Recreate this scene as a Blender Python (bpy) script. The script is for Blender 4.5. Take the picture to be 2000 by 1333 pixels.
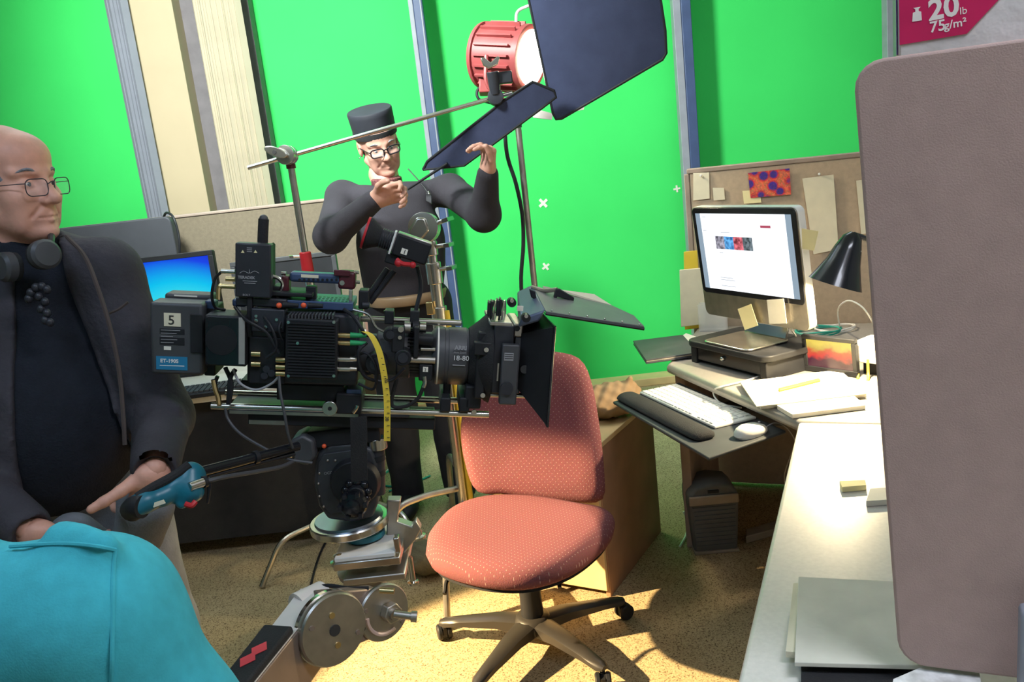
import bpy, bmesh, math, random
import numpy as np
from mathutils import Vector, Matrix
random.seed(7); np.random.seed(7)
for o in list(bpy.data.objects): bpy.data.objects.remove(o)
SC = bpy.context.scene
COL = SC.collection
V = Vector
# ------------------------------------------------------------------ camera
FPX = 1620.0; CAMH = 1.5
PITCH = math.atan(FPX/7520); ROLL = math.atan(836/7474)
W_ = V((0, math.cos(PITCH), -math.sin(PITCH)))
X0 = V((1, 0, 0)); U0 = X0.cross(W_)
R_ = X0*math.cos(ROLL) - U0*math.sin(ROLL)
U_ = X0*math.sin(ROLL) + U0*math.cos(ROLL)
C_ = V((0, 0, CAMH))
cd = bpy.data.cameras.new('camera'); cam = bpy.data.objects.new('camera', cd); COL.objects.link(cam)
cd.sensor_width = 36; cd.lens = FPX/2000*36; cd.clip_start = .05
m3 = Matrix((R_, U_, -W_)).transposed()
cam.matrix_world = Matrix.Translation(C_) @ m3.to_4x4()
SC.camera = cam
# ------------------------------------------------------------------ world, lights, exposure
w = bpy.data.worlds.new('world'); SC.world = w; w.use_nodes = True
w.node_tree.nodes['Background'].inputs[0].default_value = (.55, .6, .7, 1)
w.node_tree.nodes['Background'].inputs[1].default_value = .25
SC.view_settings.view_transform = 'Standard'; SC.view_settings.look = 'None'
SC.view_settings.gamma = 1; SC.view_settings.exposure = 0.2
try: SC.view_settings.use_curve_mapping = False
except Exception: pass
def aim(o, p, t):
    o.location = p; o.rotation_euler = (V(t)-V(p)).to_track_quat('-Z', 'Y').to_euler()
def area(name, p, t, sx, sy, e, col):
    l = bpy.data.lights.new(name, 'AREA'); l.shape = 'RECTANGLE'; l.size = sx; l.size_y = sy; l.energy = e; l.color = col
    o = bpy.data.objects.new(name, l); COL.objects.link(o); aim(o, p, t); return o
def spot(name, p, t, ang, blend, e, col, r=.04):
    l = bpy.data.lights.new(name, 'SPOT'); l.spot_size = math.radians(ang); l.spot_blend = blend; l.energy = e; l.color = col
    l.shadow_soft_size = r
    o = bpy.data.objects.new(name, l); COL.objects.link(o); aim(o, p, t); return o
spot('green_wash_light', (-1.3, 2.2, 2.98), (-.4, 5.3, 2.35), 104, .75, 760, (.92, 1, .95), .22)
area('ceiling_light_a', (-1.0, .3, 3.05), (-1.0, .3, 0), 1.2, .6, 16, (.56, .74, 1))
area('ceiling_light_b', (1.3, .2, 3.05), (1.3, .2, 0), 1.2, .6, 38, (.84, .88, 1))
area('ceiling_light_c', (-1.3, 3.9, 3.05), (-1.3, 3.9, 0), 1.2, .6, 9, (.60, .76, 1))
area('ceiling_light_d', (1.2, 3.6, 3.05), (1.2, 3.6, 0), 1.2, .6, 12, (.80, .88, 1))
spot('chair_key_light', (-3.4, 1.95, 2.2), (-.06, 2.25, .16), 17.5, .3, 3400, (1, .72, .37), .03)
# ------------------------------------------------------------------ helpers
def ray(px, py): return R_*((px-1000)/FPX) - U_*((py-666.5)/FPX) + W_
def at(px, py, Y): d = ray(px, py); return C_ + d*(Y/d.y)          # point on the vertical plane y = Y
def gz(px, py, z): d = ray(px, py); return C_ + d*((z-CAMH)/d.z)    # point on the level plane z
def dp(px, py, D): return C_ + ray(px, py)*D
MATS = {}
def mat(name, col, rough=.55, metal=0, var=.12, vscale=14, bump=0, bscale=200, emit=None, estr=0, alpha=1, trans=0, spec=.5, coat=0, coords='Object'):
    if name in MATS: return MATS[name]
    m = bpy.data.materials.new(name); m.use_nodes = True; MATS[name] = m
    nt = m.node_tree; b = nt.nodes['Principled BSDF']; L = nt.links
    b.inputs['Roughness'].default_value = rough; b.inputs['Metallic'].default_value = metal
    b.inputs['Specular IOR Level'].default_value = spec; b.inputs['Coat Weight'].default_value = coat
    b.inputs['Alpha'].default_value = alpha; b.inputs['Transmission Weight'].default_value = trans
    b.inputs['Base Color'].default_value = (*col, 1)
    tc = nt.nodes.new('ShaderNodeTexCoord')
    if var:
        n = nt.nodes.new('ShaderNodeTexNoise'); n.inputs['Scale'].default_value = vscale; n.inputs['Detail'].default_value = 4
        r = nt.nodes.new('ShaderNodeValToRGB')
        r.color_ramp.elements[0].position = .3; r.color_ramp.elements[1].position = .7
        r.color_ramp.elements[0].color = (*[c*(1-var) for c in col], 1); r.color_ramp.elements[1].color = (*[min(1, c*(1+var)) for c in col], 1)
        L.new(tc.outputs[coords], n.inputs['Vector']); L.new(n.outputs['Fac'], r.inputs['Fac']); L.new(r.outputs['Color'], b.inputs['Base Color'])
    if bump:
        n2 = nt.nodes.new('ShaderNodeTexNoise'); n2.inputs['Scale'].default_value = bscale; n2.inputs['Detail'].default_value = 3
        bp = nt.nodes.new('ShaderNodeBump'); bp.inputs['Strength'].default_value = bump; bp.inputs['Distance'].default_value = .01
        L.new(tc.outputs[coords], n2.inputs['Vector']); L.new(n2.outputs['Fac'], bp.inputs['Height']); L.new(bp.outputs['Normal'], b.inputs['Normal'])
    if emit:
        b.inputs['Emission Color'].default_value = (*emit, 1); b.inputs['Emission Strength'].default_value = estr
    return m
def wloc(o):
    p = V((0, 0, 0))
    while o is not None: p = p + V(o.location); o = o.parent
    return p
def tag(o, label=None, cat=None, group=None, kind=None):
    if label: o['label'] = label
    if cat: o['category'] = cat
    if group: o['group'] = group
    if kind: o['kind'] = kind
    return o
def thing(name, label, cat, loc, group=None):
    o = bpy.data.objects.new(name, None); o.empty_display_size = .05; COL.objects.link(o); o.location = loc
    return tag(o, label, cat, group)
def link_mesh(name, me, mat_, parent=None):
    """me holds world coordinates; it is moved into its parent's space (or to an origin at its base)"""
    o = bpy.data.objects.new(name, me); COL.objects.link(o)
    if parent is not None:
        me.transform(Matrix.Translation(-wloc(parent))); o.parent = parent
    else:
        co = np.empty(len(me.vertices)*3); me.vertices.foreach_get('co', co); co = co.reshape(-1, 3)
        c = (co.min(0)+co.max(0))/2; c[2] = co[:, 2].min(); c = V(c)
        me.transform(Matrix.Translation(-c)); o.location = c
    if mat_ is not None: me.materials.append(mat_)
    return o
def dupe(o, off, parent=None):
    c = o.copy(); COL.objects.link(c); c.parent = parent or o.parent; c.location = V(o.location)+V(off); return c
def perp(d):
    d = d.normalized(); a = V((0, 0, 1)) if abs(d.z) < .9 else V((1, 0, 0))
    u = d.cross(a).normalized(); return u, d.cross(u).normalized()
def smooth_path(pts, n=6):
    pts = [V(p) for p in pts]
    if len(pts) < 3: return pts
    P = [pts[0]*2-pts[1]] + pts + [pts[-1]*2-pts[-2]]; out = []
    for i in range(1, len(P)-2):
        a, b, c, d = P[i-1:i+3]
        for k in range(n):
            t = k/n
            out.append(.5*((2*b)+(c-a)*t+(2*a-5*b+4*c-d)*t*t+(3*b-a-3*c+d)*t**3))
    return out+[pts[-1]]
class MB:
    def __init__(s, fr=None): s.v = []; s.f = []; s.fr = fr
    def add(s, vs, fs):
        k = len(s.v)
        for p in vs:
            p = V(p); s.v.append(s.fr @ p if s.fr is not None else p)
        s.f += [tuple(k+i for i in f) for f in fs]; return s
    def hexa(s, p): return s.add(p, [(0, 3, 2, 1), (4, 5, 6, 7), (0, 1, 5, 4), (1, 2, 6, 5), (2, 3, 7, 6), (3, 0, 4, 7)])
    def bx(s, x0, x1, y0, y1, z0, z1):
        x0, x1 = sorted((x0, x1)); y0, y1 = sorted((y0, y1)); z0, z1 = sorted((z0, z1))
        return s.hexa([(x0, y0, z0), (x1, y0, z0), (x1, y1, z0), (x0, y1, z0), (x0, y0, z1), (x1, y0, z1), (x1, y1, z1), (x0, y1, z1)])
    def obx(s, c, u, v, w):
        """box by centre and three half-axis vectors"""
        c, u, v, w = V(c), V(u), V(v), V(w)
        if u.cross(v).dot(w) < 0: w = -w
        return s.hexa([c-u-v-w, c+u-v-w, c+u+v-w, c-u+v-w, c-u-v+w, c+u-v+w, c+u+v+w, c-u+v+w])
    def bar(s, p, q, wd, th, up=(0, 0, 1)):
        p, q = V(p), V(q); d = (q-p); u = d.cross(V(up)); u = u.normalized() if u.length > 1e-6 else V((1, 0, 0)); v = u.cross(d).normalized()
        return s.obx((p+q)/2, d/2, u*wd/2, v*th/2)
    def prism(s, poly, ext):
        """poly: 3-D outline, ext: extrusion vector"""
        poly = [V(p) for p in poly]; ext = V(ext); n = len(poly)
        nn = V((0, 0, 0))
        for i in range(n): nn += poly[i].cross(poly[(i+1) % n])
        if nn.dot(ext) > 0: poly = poly[::-1]
        fs = [tuple(range(n)), tuple(range(2*n-1, n-1, -1))]
        fs += [(i, i+n, (i+1) % n+n, (i+1) % n) for i in range(n)]
        return s.add(poly+[p+ext for p in poly], fs)
    def lathe(s, prof, p, ax, n=24, a0=0):
        """prof: (radius, distance along ax)"""
        p, ax = V(p), V(ax).normalized(); u, v = perp(ax); vs = []; fs = []
        m = len(prof)
        for i in range(n):
            a = 2*math.pi*i/n+a0; d = u*math.cos(a)+v*math.sin(a)
            vs += [p+ax*t+d*r for r, t in prof]
        for i in range(n):
            j = (i+1) % n
            for k in range(m-1): fs.append((i*m+k, i*m+k+1, j*m+k+1, j*m+k))
        fs.append(tuple(i*m for i in range(n))); fs.append(tuple(i*m+m-1 for i in range(n-1, -1, -1)))
        return s.add(vs, fs)
    def cyl(s, p, q, r, r2=None, n=16):
        p, q = V(p), V(q); return s.lathe([(r, 0), (r if r2 is None else r2, (q-p).length)], p, q-p, n)
    def tube(s, pts, r, n=8, sm=6):
        pts = smooth_path(pts, sm) if sm else [V(p) for p in pts]; rs = r if hasattr(r, '__len__') else None
        vs = []; fs = []; m = len(pts); u = None
        for i, p in enumerate(pts):
            d = (pts[min(i+1, m-1)]-pts[max(i-1, 0)]).normalized()
            if u is None: u, v = perp(d)
            else:
                u = (u-d*u.dot(d)).normalized(); v = d.cross(u)
            if rs is None: rr = r
            else:
                t = i/(m-1)*(len(rs)-1); k = min(int(t), len(rs)-2); rr = rs[k]+(rs[k+1]-rs[k])*(t-k)
            for j in range(n):
                a = 2*math.pi*j/n; vs.append(p+(u*math.cos(a)+v*math.sin(a))*rr)
        for i in range(m-1):
            for j in range(n):
                k = (j+1) % n; fs.append((i*n+j, i*n+k, (i+1)*n+k, (i+1)*n+j))
        fs.append(tuple(range(n-1, -1, -1))); fs.append(tuple((m-1)*n+j for j in range(n)))
        return s.add(vs, fs)
    def ribbon(s, pts, wd, nrm_w, th=.0006):
        """flat strip along pts, width direction nrm_w"""
        pts = smooth_path(pts, 8); wv = V(nrm_w).normalized()*wd/2; vs = []; fs = []
        for i, p in enumerate(pts):
            d = (pts[min(i+1, len(pts)-1)]-pts[max(i-1, 0)]).normalized(); nn = d.cross(wv).normalized()*th
            vs += [p-wv-nn, p+wv-nn, p+wv+nn, p-wv+nn]
        for i in range(len(pts)-1):
            for j in range(4):
                k = (j+1) % 4; fs.append((i*4+j, i*4+k, i*4+4+k, i*4+4+j))
        e = (len(pts)-1)*4; fs += [(3, 2, 1, 0), (e, e+1, e+2, e+3)]
        return s.add(vs, fs)
    def sph(s, c, r, n=16, m=10):
        c = V(c); r = V(r) if hasattr(r, '__len__') else V((r, r, r)); vs = [c+V((0, 0, r.z))]; fs = []
        for i in range(1, m):
            t = math.pi*i/m
            for j in range(n):
                a = 2*math.pi*j/n; vs.append(c+V((r.x*math.sin(t)*math.cos(a), r.y*math.sin(t)*math.sin(a), r.z*math.cos(t))))
        vs.append(c-V((0, 0, r.z))); e = len(vs)-1
        for j in range(n):
            k = (j+1) % n; fs.append((0, 1+j, 1+k))
            for i in range(m-2): fs.append((1+i*n+j, 1+(i+1)*n+j, 1+(i+1)*n+k, 1+i*n+k))
            fs.append((e, 1+(m-2)*n+k, 1+(m-2)*n+j))
        return s.add(vs, fs)
    def build(s, name, mt, parent=None, bev=0, seg=2, ang=35, sub=0, label=None):
        me = bpy.data.meshes.new(name); me.from_pydata([tuple(p) for p in s.v], [], s.f); me.update()
        bm = bmesh.new(); bm.from_mesh(me); bmesh.ops.recalc_face_normals(bm, faces=bm.faces); bm.to_mesh(me); bm.free()
        me.polygons.foreach_set('use_smooth', [True]*len(me.polygons)); me.set_sharp_from_angle(angle=math.radians(ang))
        o = link_mesh(name, me, mt if not isinstance(mt, str) else MATS[mt], parent)
        if bev:
            b = o.modifiers.new('bevel', 'BEVEL'); b.width = bev; b.segments = seg; b.limit_method = 'ANGLE'; b.angle_limit = math.radians(40)
            b.harden_normals = False
        if sub:
            b = o.modifiers.new('sub', 'SUBSURF'); b.levels = sub; b.render_levels = sub
        if label: o['label'] = label
        return o
def frame(o, x, y, z): # local axes to world
    m = Matrix((V(x).normalized(), V(y).normalized(), V(z).normalized())).transposed().to_4x4()
    return Matrix.Translation(V(o)) @ m
def rrect(x0, x1, y0, y1, r, n=5):
    out = []
    for cx, cy, a in ((x1-r, y1-r, 0), (x0+r, y1-r, 90), (x0+r, y0+r, 180), (x1-r, y0+r, 270)):
        for k in range(n+1):
            t = math.radians(a+90*k/n); out.append((cx+r*math.cos(t), cy+r*math.sin(t)))
    return out
def text(s, size, o, u, v, mt, name, parent, ext=.0003, align='LEFT', bold=0):
    """raised lettering: o = start of the baseline, u along it, v up"""
    c = bpy.data.curves.new('t', 'FONT'); c.body = s; c.size = size; c.extrude = ext; c.align_x = align; c.offset = bold; c.resolution_u = 3
    ob = bpy.data.objects.new('t', c); COL.objects.link(ob); bpy.context.view_layer.update()
    me = bpy.data.meshes.new_from_object(ob.evaluated_get(bpy.context.evaluated_depsgraph_get()))
    bpy.data.objects.remove(ob); bpy.data.curves.remove(c)
    u, v = V(u).normalized(), V(v).normalized(); me.transform(frame(o, u, v, u.cross(v)))
    me.materials.clear(); me.name = name
    return link_mesh(name, me, MATS[mt] if isinstance(mt, str) else mt, parent)
# ---- organic shapes: distance fields meshed with surface nets
class SDF:
    def __init__(s, lo, hi, h):
        s.h = h; s.lo = np.array(lo, float); n = np.ceil((np.array(hi)-s.lo)/h).astype(int)+1; s.n = n
        s.d = np.full(tuple(n), .2, np.float32)
        s.ax = [s.lo[i]+h*np.arange(n[i]) for i in range(3)]
    def _win(s, lo, hi):
        a = np.clip(np.floor((np.array(lo)-s.lo)/s.h).astype(int), 0, s.n); b = np.clip(np.ceil((np.array(hi)-s.lo)/s.h).astype(int)+1, 0, s.n)
        if (b <= a).any(): return None
        sl = tuple(slice(a[i], b[i]) for i in range(3))
        return sl, np.meshgrid(*[s.ax[i][a[i]:b[i]] for i in range(3)], indexing='ij', sparse=True)
    def _comb(s, sl, e, k, sub):
        D = s.d[sl]
        if sub: # smooth subtraction
            hh = np.clip(.5-.5*(D+e)/k, 0, 1); s.d[sl] = D*(1-hh)-e*hh+k*hh*(1-hh)
        else:
            hh = np.clip(.5+.5*(D-e)/k, 0, 1); s.d[sl] = D*(1-hh)+e*hh-k*hh*(1-hh)
    def cone(s, p, q, r1, r2=None, k=.02, sub=False):
        p = np.array(p); q = np.array(q); r2 = r1 if r2 is None else r2; R = max(r1, r2)+k+3*s.h
        win = s._win(np.minimum(p, q)-R, np.maximum(p, q)+R)
        if win is None: return s
        sl, (X, Y, Z) = win; ba = q-p; L2 = max(ba@ba, 1e-9)
        t = np.clip(((X-p[0])*ba[0]+(Y-p[1])*ba[1]+(Z-p[2])*ba[2])/L2, 0, 1)
        e = np.sqrt((X-p[0]-ba[0]*t)**2+(Y-p[1]-ba[1]*t)**2+(Z-p[2]-ba[2]*t)**2)-(r1+(r2-r1)*t)
        s._comb(sl, e, k, sub); return s
    def chain(s, pts, rs, k=.02, sub=False):
        for i in range(len(pts)-1): s.cone(pts[i], pts[i+1], rs[i], rs[i+1], k, sub)
        return s
    def ell(s, c, r, M=None, k=.02, sub=False):
        """ellipsoid, M: 3 axis vectors"""
        c = np.array(c); r = np.array(r, float); R = r.max()+k+3*s.h
        win = s._win(c-R, c+R)
        if win is None: return s
        sl, (X, Y, Z) = win
        A = np.array([list(a) for a in M]) if M is not None else np.eye(3)
        d = [X-c[0], Y-c[1], Z-c[2]]; l = [(d[0]*A[i][0]+d[1]*A[i][1]+d[2]*A[i][2]) for i in range(3)]
        k0 = np.sqrt(sum((l[i]/r[i])**2 for i in range(3))); k1 = np.sqrt(sum((l[i]/r[i]**2)**2 for i in range(3)))
        s._comb(sl, k0*(k0-1)/np.maximum(k1, 1e-6), k, sub); return s
    def warp(s, fn):
        X, Y, Z = np.meshgrid(*s.ax, indexing='ij', sparse=True); s.d = (s.d+fn(X, Y, Z)).astype(np.float32); return s
    def raw(s, sm=2, M=None):
        d = s.d; S = d < 0; n = s.n-1
        cs = [(i, j, k) for i in (0, 1) for j in (0, 1) for k in (0, 1)]
        cnt = sum(S[i:n[0]+i, j:n[1]+j, k:n[2]+k].astype(np.int8) for i, j, k in cs)
        cell = (cnt > 0) & (cnt < 8); ci = np.argwhere(cell); idx = np.full(tuple(n), -1, np.int32); idx[cell] = np.arange(len(ci))
        acc = np.zeros((len(ci), 3)); c = np.zeros(len(ci))
        val = {q: d[ci[:, 0]+q[0], ci[:, 1]+q[1], ci[:, 2]+q[2]] for q in cs}
        for q in cs:
            for a in range(3):
                if q[a]: continue
                r = list(q); r[a] = 1; r = tuple(r); A, B = val[q], val[r]; m = (A < 0) != (B < 0)
                t = np.where(m, A/np.where(m, A-B, 1), 0); p = np.tile(np.array(q, float), (len(ci), 1)); p[:, a] = t
                acc[m] += p[m]; c[m] += 1
        co = s.lo+s.h*(ci+acc/c[:, None]); faces = []
        for a in range(3):
            b, e = (a+1) % 3, (a+2) % 3
            sl0 = [slice(None)]*3; sl1 = [slice(None)]*3; sl0[a] = slice(0, -1); sl1[a] = slice(1, None)
            A, B = S[tuple(sl0)], S[tuple(sl1)]; E = np.argwhere(A != B)
            E = E[(E[:, b] > 0) & (E[:, e] > 0) & (E[:, b] < n[b]) & (E[:, e] < n[e])]
            if not len(E): continue
            ins = A[E[:, 0], E[:, 1], E[:, 2]]; q = []
            for db, de in ((-1, -1), (0, -1), (0, 0), (-1, 0)):
                F = E.copy(); F[:, b] += db; F[:, e] += de; q.append(idx[F[:, 0], F[:, 1], F[:, 2]])
            q = np.stack(q, 1); q[~ins] = q[~ins][:, ::-1]; faces.append(q)
        F = np.concatenate(faces); F = F[(F >= 0).all(1)]
        for _ in range(sm): # laplacian smoothing
            acc = np.zeros_like(co); cn = np.zeros(len(co))
            for i in range(4):
                j = F[:, (i+1) % 4]; np.add.at(acc, F[:, i], co[j]); np.add.at(cn, F[:, i], 1); np.add.at(acc, j, co[F[:, i]]); np.add.at(cn, j, 1)
            co = co*.5+.5*acc/np.maximum(cn, 1)[:, None]
        if M is not None:
            m = np.array(M); co = co @ m[:3, :3].T+m[:3, 3]
        return co, F
    def mesh(s, name, mt, parent=None, sm=2, M=None): return quads(name, [s.raw(sm, M)], mt, parent)
def quads(name, parts, mt, parent=None):
    """one mesh from several (vertices, quads) pieces; mt: a material or one per piece"""
    k = 0; C, Q, I = [], [], []
    for i, (co, F) in enumerate(parts): C.append(co); Q.append(F+k); I += [i]*len(F); k += len(co)
    co = np.concatenate(C); F = np.concatenate(Q)
    me = bpy.data.meshes.new(name); me.vertices.add(len(co)); me.vertices.foreach_set('co', co.ravel())
    me.loops.add(F.size); me.loops.foreach_set('vertex_index', F.ravel().astype(np.int32))
    me.polygons.add(len(F)); me.polygons.foreach_set('loop_start', np.arange(0, F.size, 4, dtype=np.int32))
    me.update(calc_edges=True); me.polygons.foreach_set('use_smooth', [True]*len(me.polygons))
    return link_mesh(name, me, mt, parent)
# ------------------------------------------------------------------ materials
mat('green', (.06, .72, .15), .85, var=.05, vscale=1.5, spec=.1)
mat('cream_wall', (.50, .40, .26), .8, var=.05, vscale=3)
mat('room_wall', (.55, .53, .5), .9, var=.05)
mat('ceiling_white', (.7, .7, .7), .9, var=.03)
mat('mullion_blue', (.055, .085, .19), .45, var=.1)
mat('mullion_grey', (.30, .31, .36), .5, var=.08)
mat('vane', (.52, .45, .33), .75, var=.06, vscale=6)
mat('vane_shaded', (.22, .23, .27), .8, var=.08, vscale=6)  # darker copy of the cream slats, shadow put into the colour
mat('partition', (.19, .155, .108), .95, var=.10, vscale=60, bump=.25, bscale=420)
mat('partition_trim', (.35, .27, .22), .6)
mat('laminate', (.74, .71, .65), .42, var=.05, vscale=120)
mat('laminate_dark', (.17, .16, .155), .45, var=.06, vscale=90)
mat('desk_edge', (.30, .25, .21), .5)
mat('hutch', (.45, .315, .28), .62, var=.05, vscale=30, bump=.12, bscale=500)
mat('black', (.018, .019, .023), .5, var=.2, spec=.3)
mat('black_gloss', (.012, .013, .017), .2, var=.1)
mat('black_rough', (.02, .02, .022), .9, var=.2, bump=.2, bscale=300)
mat('black_metal', (.028, .03, .04), .42, metal=.05, var=.15)
mat('cam_grey', (.065, .067, .075), .45, var=.12)
mat('black_blue_sheen', (.05, .085, .18), .4, metal=.1, var=.15)  # black parts with the cool overhead reflection put into the blue
mat('steel', (.62, .60, .56), .26, metal=1, var=.08)
mat('steel_dull', (.50, .47, .43), .42, metal=1, var=.12, vscale=30)
mat('chrome', (.8, .79, .76), .14, metal=1, var=.05)
mat('brass', (.72, .55, .28), .28, metal=1, var=.08)
mat('white', (.82, .82, .8), .5, var=.03)
mat('white_plastic', (.85, .84, .80), .3, var=.02)
mat('paper', (.86, .83, .74), .8, var=.04, vscale=20)
mat('paper_cream', (.80, .74, .56), .8, var=.05, vscale=20)
mat('sticky', (.88, .80, .45), .8, var=.04)
mat('red', (.55, .02, .03), .45, var=.15)
mat('orange_red', (.9, .12, .04), .4, var=.05)
mat('maroon', (.09, .012, .022), .4, var=.15)
mat('green_cable', (.02, .35, .12), .45, var=.05)
mat('yellow', (.85, .62, .06), .5, var=.08)
mat('ink', (.03, .03, .03), .7, var=0)
mat('ink_grey', (.35, .35, .37), .6, var=0)
mat('ink_white', (.85, .85, .85), .6, var=0)
mat('teal_plastic', (.01, .15, .22), .35, var=.1)
mat('pine_and_lit_wood', (.72, .52, .26), .55, var=.12, vscale=9)
mat('wood_brown', (.34, .19, .11), .55, var=.14, vscale=8)
mat('cardboard', (.33, .22, .12), .9, var=.12, vscale=12)
# carpet: speckled weave
def carpet():
    m = bpy.data.materials.new('carpet'); m.use_nodes = True; nt = m.node_tree; b = nt.nodes['Principled BSDF']; b.inputs['Roughness'].default_value = .95
    b.inputs['Specular IOR Level'].default_value = .15
    tc = nt.nodes.new('ShaderNodeTexCoord'); n = nt.nodes.new('ShaderNodeTexNoise'); n.inputs['Scale'].default_value = 230; n.inputs['Detail'].default_value = 3
    r = nt.nodes.new('ShaderNodeValToRGB'); e = r.color_ramp.elements
    e[0].position = .34; e[0].color = (.15, .10, .055, 1); e[1].position = .62; e[1].color = (.66, .52, .31, 1); x = e.new(.44); x.color = (.52, .40, .23, 1)
    n2 = nt.nodes.new('ShaderNodeTexNoise'); n2.inputs['Scale'].default_value = 2.2; mx = nt.nodes.new('ShaderNodeMixRGB'); mx.blend_type = 'MULTIPLY'; mx.inputs['Fac'].default_value = .35
    bp = nt.nodes.new('ShaderNodeBump'); bp.inputs['Strength'].default_value = .3; bp.inputs['Distance'].default_value = .004
    L = nt.links; L.new(tc.outputs['Object'], n.inputs['Vector']); L.new(tc.outputs['Object'], n2.inputs['Vector']); L.new(n.outputs['Fac'], r.inputs['Fac'])
    L.new(r.outputs['Color'], mx.inputs['Color1']); L.new(n2.outputs['Fac'], mx.inputs['Color2']); L.new(mx.outputs['Color'], b.inputs['Base Color'])
    L.new(n.outputs['Fac'], bp.inputs['Height']); L.new(bp.outputs['Normal'], b.inputs['Normal']); MATS['carpet'] = m
carpet()
# ------------------------------------------------------------------ room shell
YW = 5.15
def struct(name, mb, m, parent=None, bev=0):
    o = mb.build(name, m, parent, bev)
    if parent is None: o['kind'] = 'structure'
    return o
struct('floor', MB().bx(-4.6, 3.6, -2, 6.2, -.05, 0), 'carpet')
struct('wall_left', MB().bx(-4.7, -4.6, -2, 6.2, 0, 3.1), 'room_wall')
struct('wall_right', MB().bx(3.6, 3.7, -2, 6.2, 0, 3.1), 'room_wall')
struct('wall_rear', MB().bx(-4.6, 3.6, -2.1, -2, 0, 3.1), 'room_wall')
struct('ceiling', MB().bx(-4.6, 3.6, -2, 6.2, 3.1, 3.15), 'ceiling_white')
struct('baseboard_back', MB().bx(-4.6, 3.6, YW-.02, YW+.12, 0, .05), 'pine_and_lit_wood', bev=.004)
struct('trim_4', MB().bx(-4.6, 3.6, YW, YW+.12, 2.95, 3.1), 'mullion_grey')
# beige pier between the windows
xa = at(320, 411, YW).x; xb = at(413, 409, YW).x; xc = at(448, 405, YW+.03).x
struct('wall_pier', MB().bx(xa, xb, YW-.03, YW+.2, .05, 2.95), 'cream_wall', bev=.003)
mat('jamb_shadowed', (.17, .15, .16), .7)  # soft shadow between pier and blind put into this dark tone
struct('trim_5', MB().bx(xb+.001, xc+.30, YW+.10, YW+.2, .05, 2.95), 'jamb_shadowed')
# green screen outside the glazing
g = MB().bx(-4.55, 3.55, YW+.22, YW+.23, .0, 3.08).build('green_screen', 'green')
tag(g, 'bright green chroma key screen hung outside the windows', 'green screen')
# window posts: blue front, grey side strip
def post(n, px, py, wg, wb):
    x = at(px, py, YW).x
    o = struct('trim_%d' % n, MB().bx(x+wg, x+wg+wb, YW-.02, YW+.09, .05, 2.95), 'mullion_blue', bev=.004)
    MB().bx(x, x+wg-.001, YW-.012, YW+.06, .05, 2.95).build('cover_strip', 'mullion_grey', o, .003)
    return o
p_ = post(1, 816, 155, .028, .055)
MB().bx(at(816, 155, YW).x+.068, at(816, 155, YW).x+.075, YW-.026, YW-.019, .05, 2.95).build('gasket', 'mullion_grey', p_)
post(2, 1323, 165, .046, .058)
post(3, 1731, 60, .05, .05)
# tape crosses on the green screen
for (px, py, s, rz, t) in ((1061, 397, .033, 38, 'white tape cross, the upper of the two stuck beside the light stand'),
                           (1066, 521, .027, 32, 'white tape cross, the lower of the two stuck beside the light stand'),
                           (1322, 369, .022, 4, 'small upright white tape cross on green screen beside the pin board')):
    c = at(px, py, YW+.217); mb = MB()
    for a in (rz, rz+90):
        u = V((math.cos(math.radians(a)), 0, math.sin(math.radians(a)))); v = V((-u.z, 0, u.x)); mb.obx(c+V((0, -.001 if a > 45 else 0, 0)), u*s, v*s*.26, V((0, .001, 0)))
    tag(mb.build('tape_cross', 'paper'), t, 'tape mark', 'tracking crosses on the green screen')
# vertical blinds drawn together into stacks
def blind(label, x0, x1, y, n, m, dep, gap, slat):
    z0, z1 = 1.0, 2.94
    t = thing('vertical_blind', label, 'blind', ((x0+x1)/2, y, z0))
    MB().bx(x0-.02, x1+.02, y-.02, y+.03, z1, z1+.03).build('head_rail', 'mullion_grey', t)
    w = (x1-x0)/n; first = None
    for i in range(n):
        x = x0+w*i; k = random.uniform(.55, .8)
        if first is None:
            first = MB().hexa([(x, y, z0), (x+w*gap, y-.012, z0), (x+w*gap+.03, y+dep, z0), (x+.03, y+dep, z0), (x, y, z1), (x+w*gap, y-.012, z1), (x+w*gap+.03, y+dep, z1), (x+.03, y+dep, z1)]).build('slat', m, t)
        else: dupe(first, (w*i, random.uniform(-.012, .012), 0))
    return t
blind('cream vertical blind slats bunched together beside the beige pier', at(447, 404, YW-.1).x, at(527, 399, YW-.1).x, YW-.1, 17, MATS['vane'], .02, .52, 0)
blind('shaded grey vertical blind slats bunched at the left window edge', at(286, 415, YW-.1).x, at(318, 411, YW-.1).x, YW-.1, 5, MATS['vane_shaded'], .02, .85, 0)
# ------------------------------------------------------------------ left cubicle
YP = 4.3; zt = at(520, 401, YP).z
pt = thing('cubicle_partition', 'long beige fabric cubicle partition behind the left monitors', 'partition', (-2.2, YP, 0))
xe = at(700, 390, YP).x
MB().bx(-4.4, xe, YP, YP+.06, .06, zt-.015).build('fabric_panel', 'partition', pt, .006)
MB().bx(-4.4, xe+.012, YP-.006, YP+.066, zt-.015, zt).build('top_cap', 'partition_trim', pt, .004)
MB().bx(xe, xe+.02, YP-.006, YP+.066, 0, zt).build('end_post', 'partition_trim', pt, .004)
# left desk
dk = thing('side_desk', 'dark-fronted desk along the left partition under the monitors', 'desk', (-2.2, 3.6, 0))
MB().bx(-4.2, -.72, 3.2, 4.27, .70, .73).build('desk_top', 'laminate', dk, .005)
MB().bx(-4.1, -.80, 3.28, 3.31, .08, .695).build('modesty_panel', 'black_rough', dk, .003)
for x in (-4.1, -.82): MB().bx(x, x+.03, 3.32, 4.2, 0, .699).build('end_panel', 'laminate_dark', dk, .003)
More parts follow.
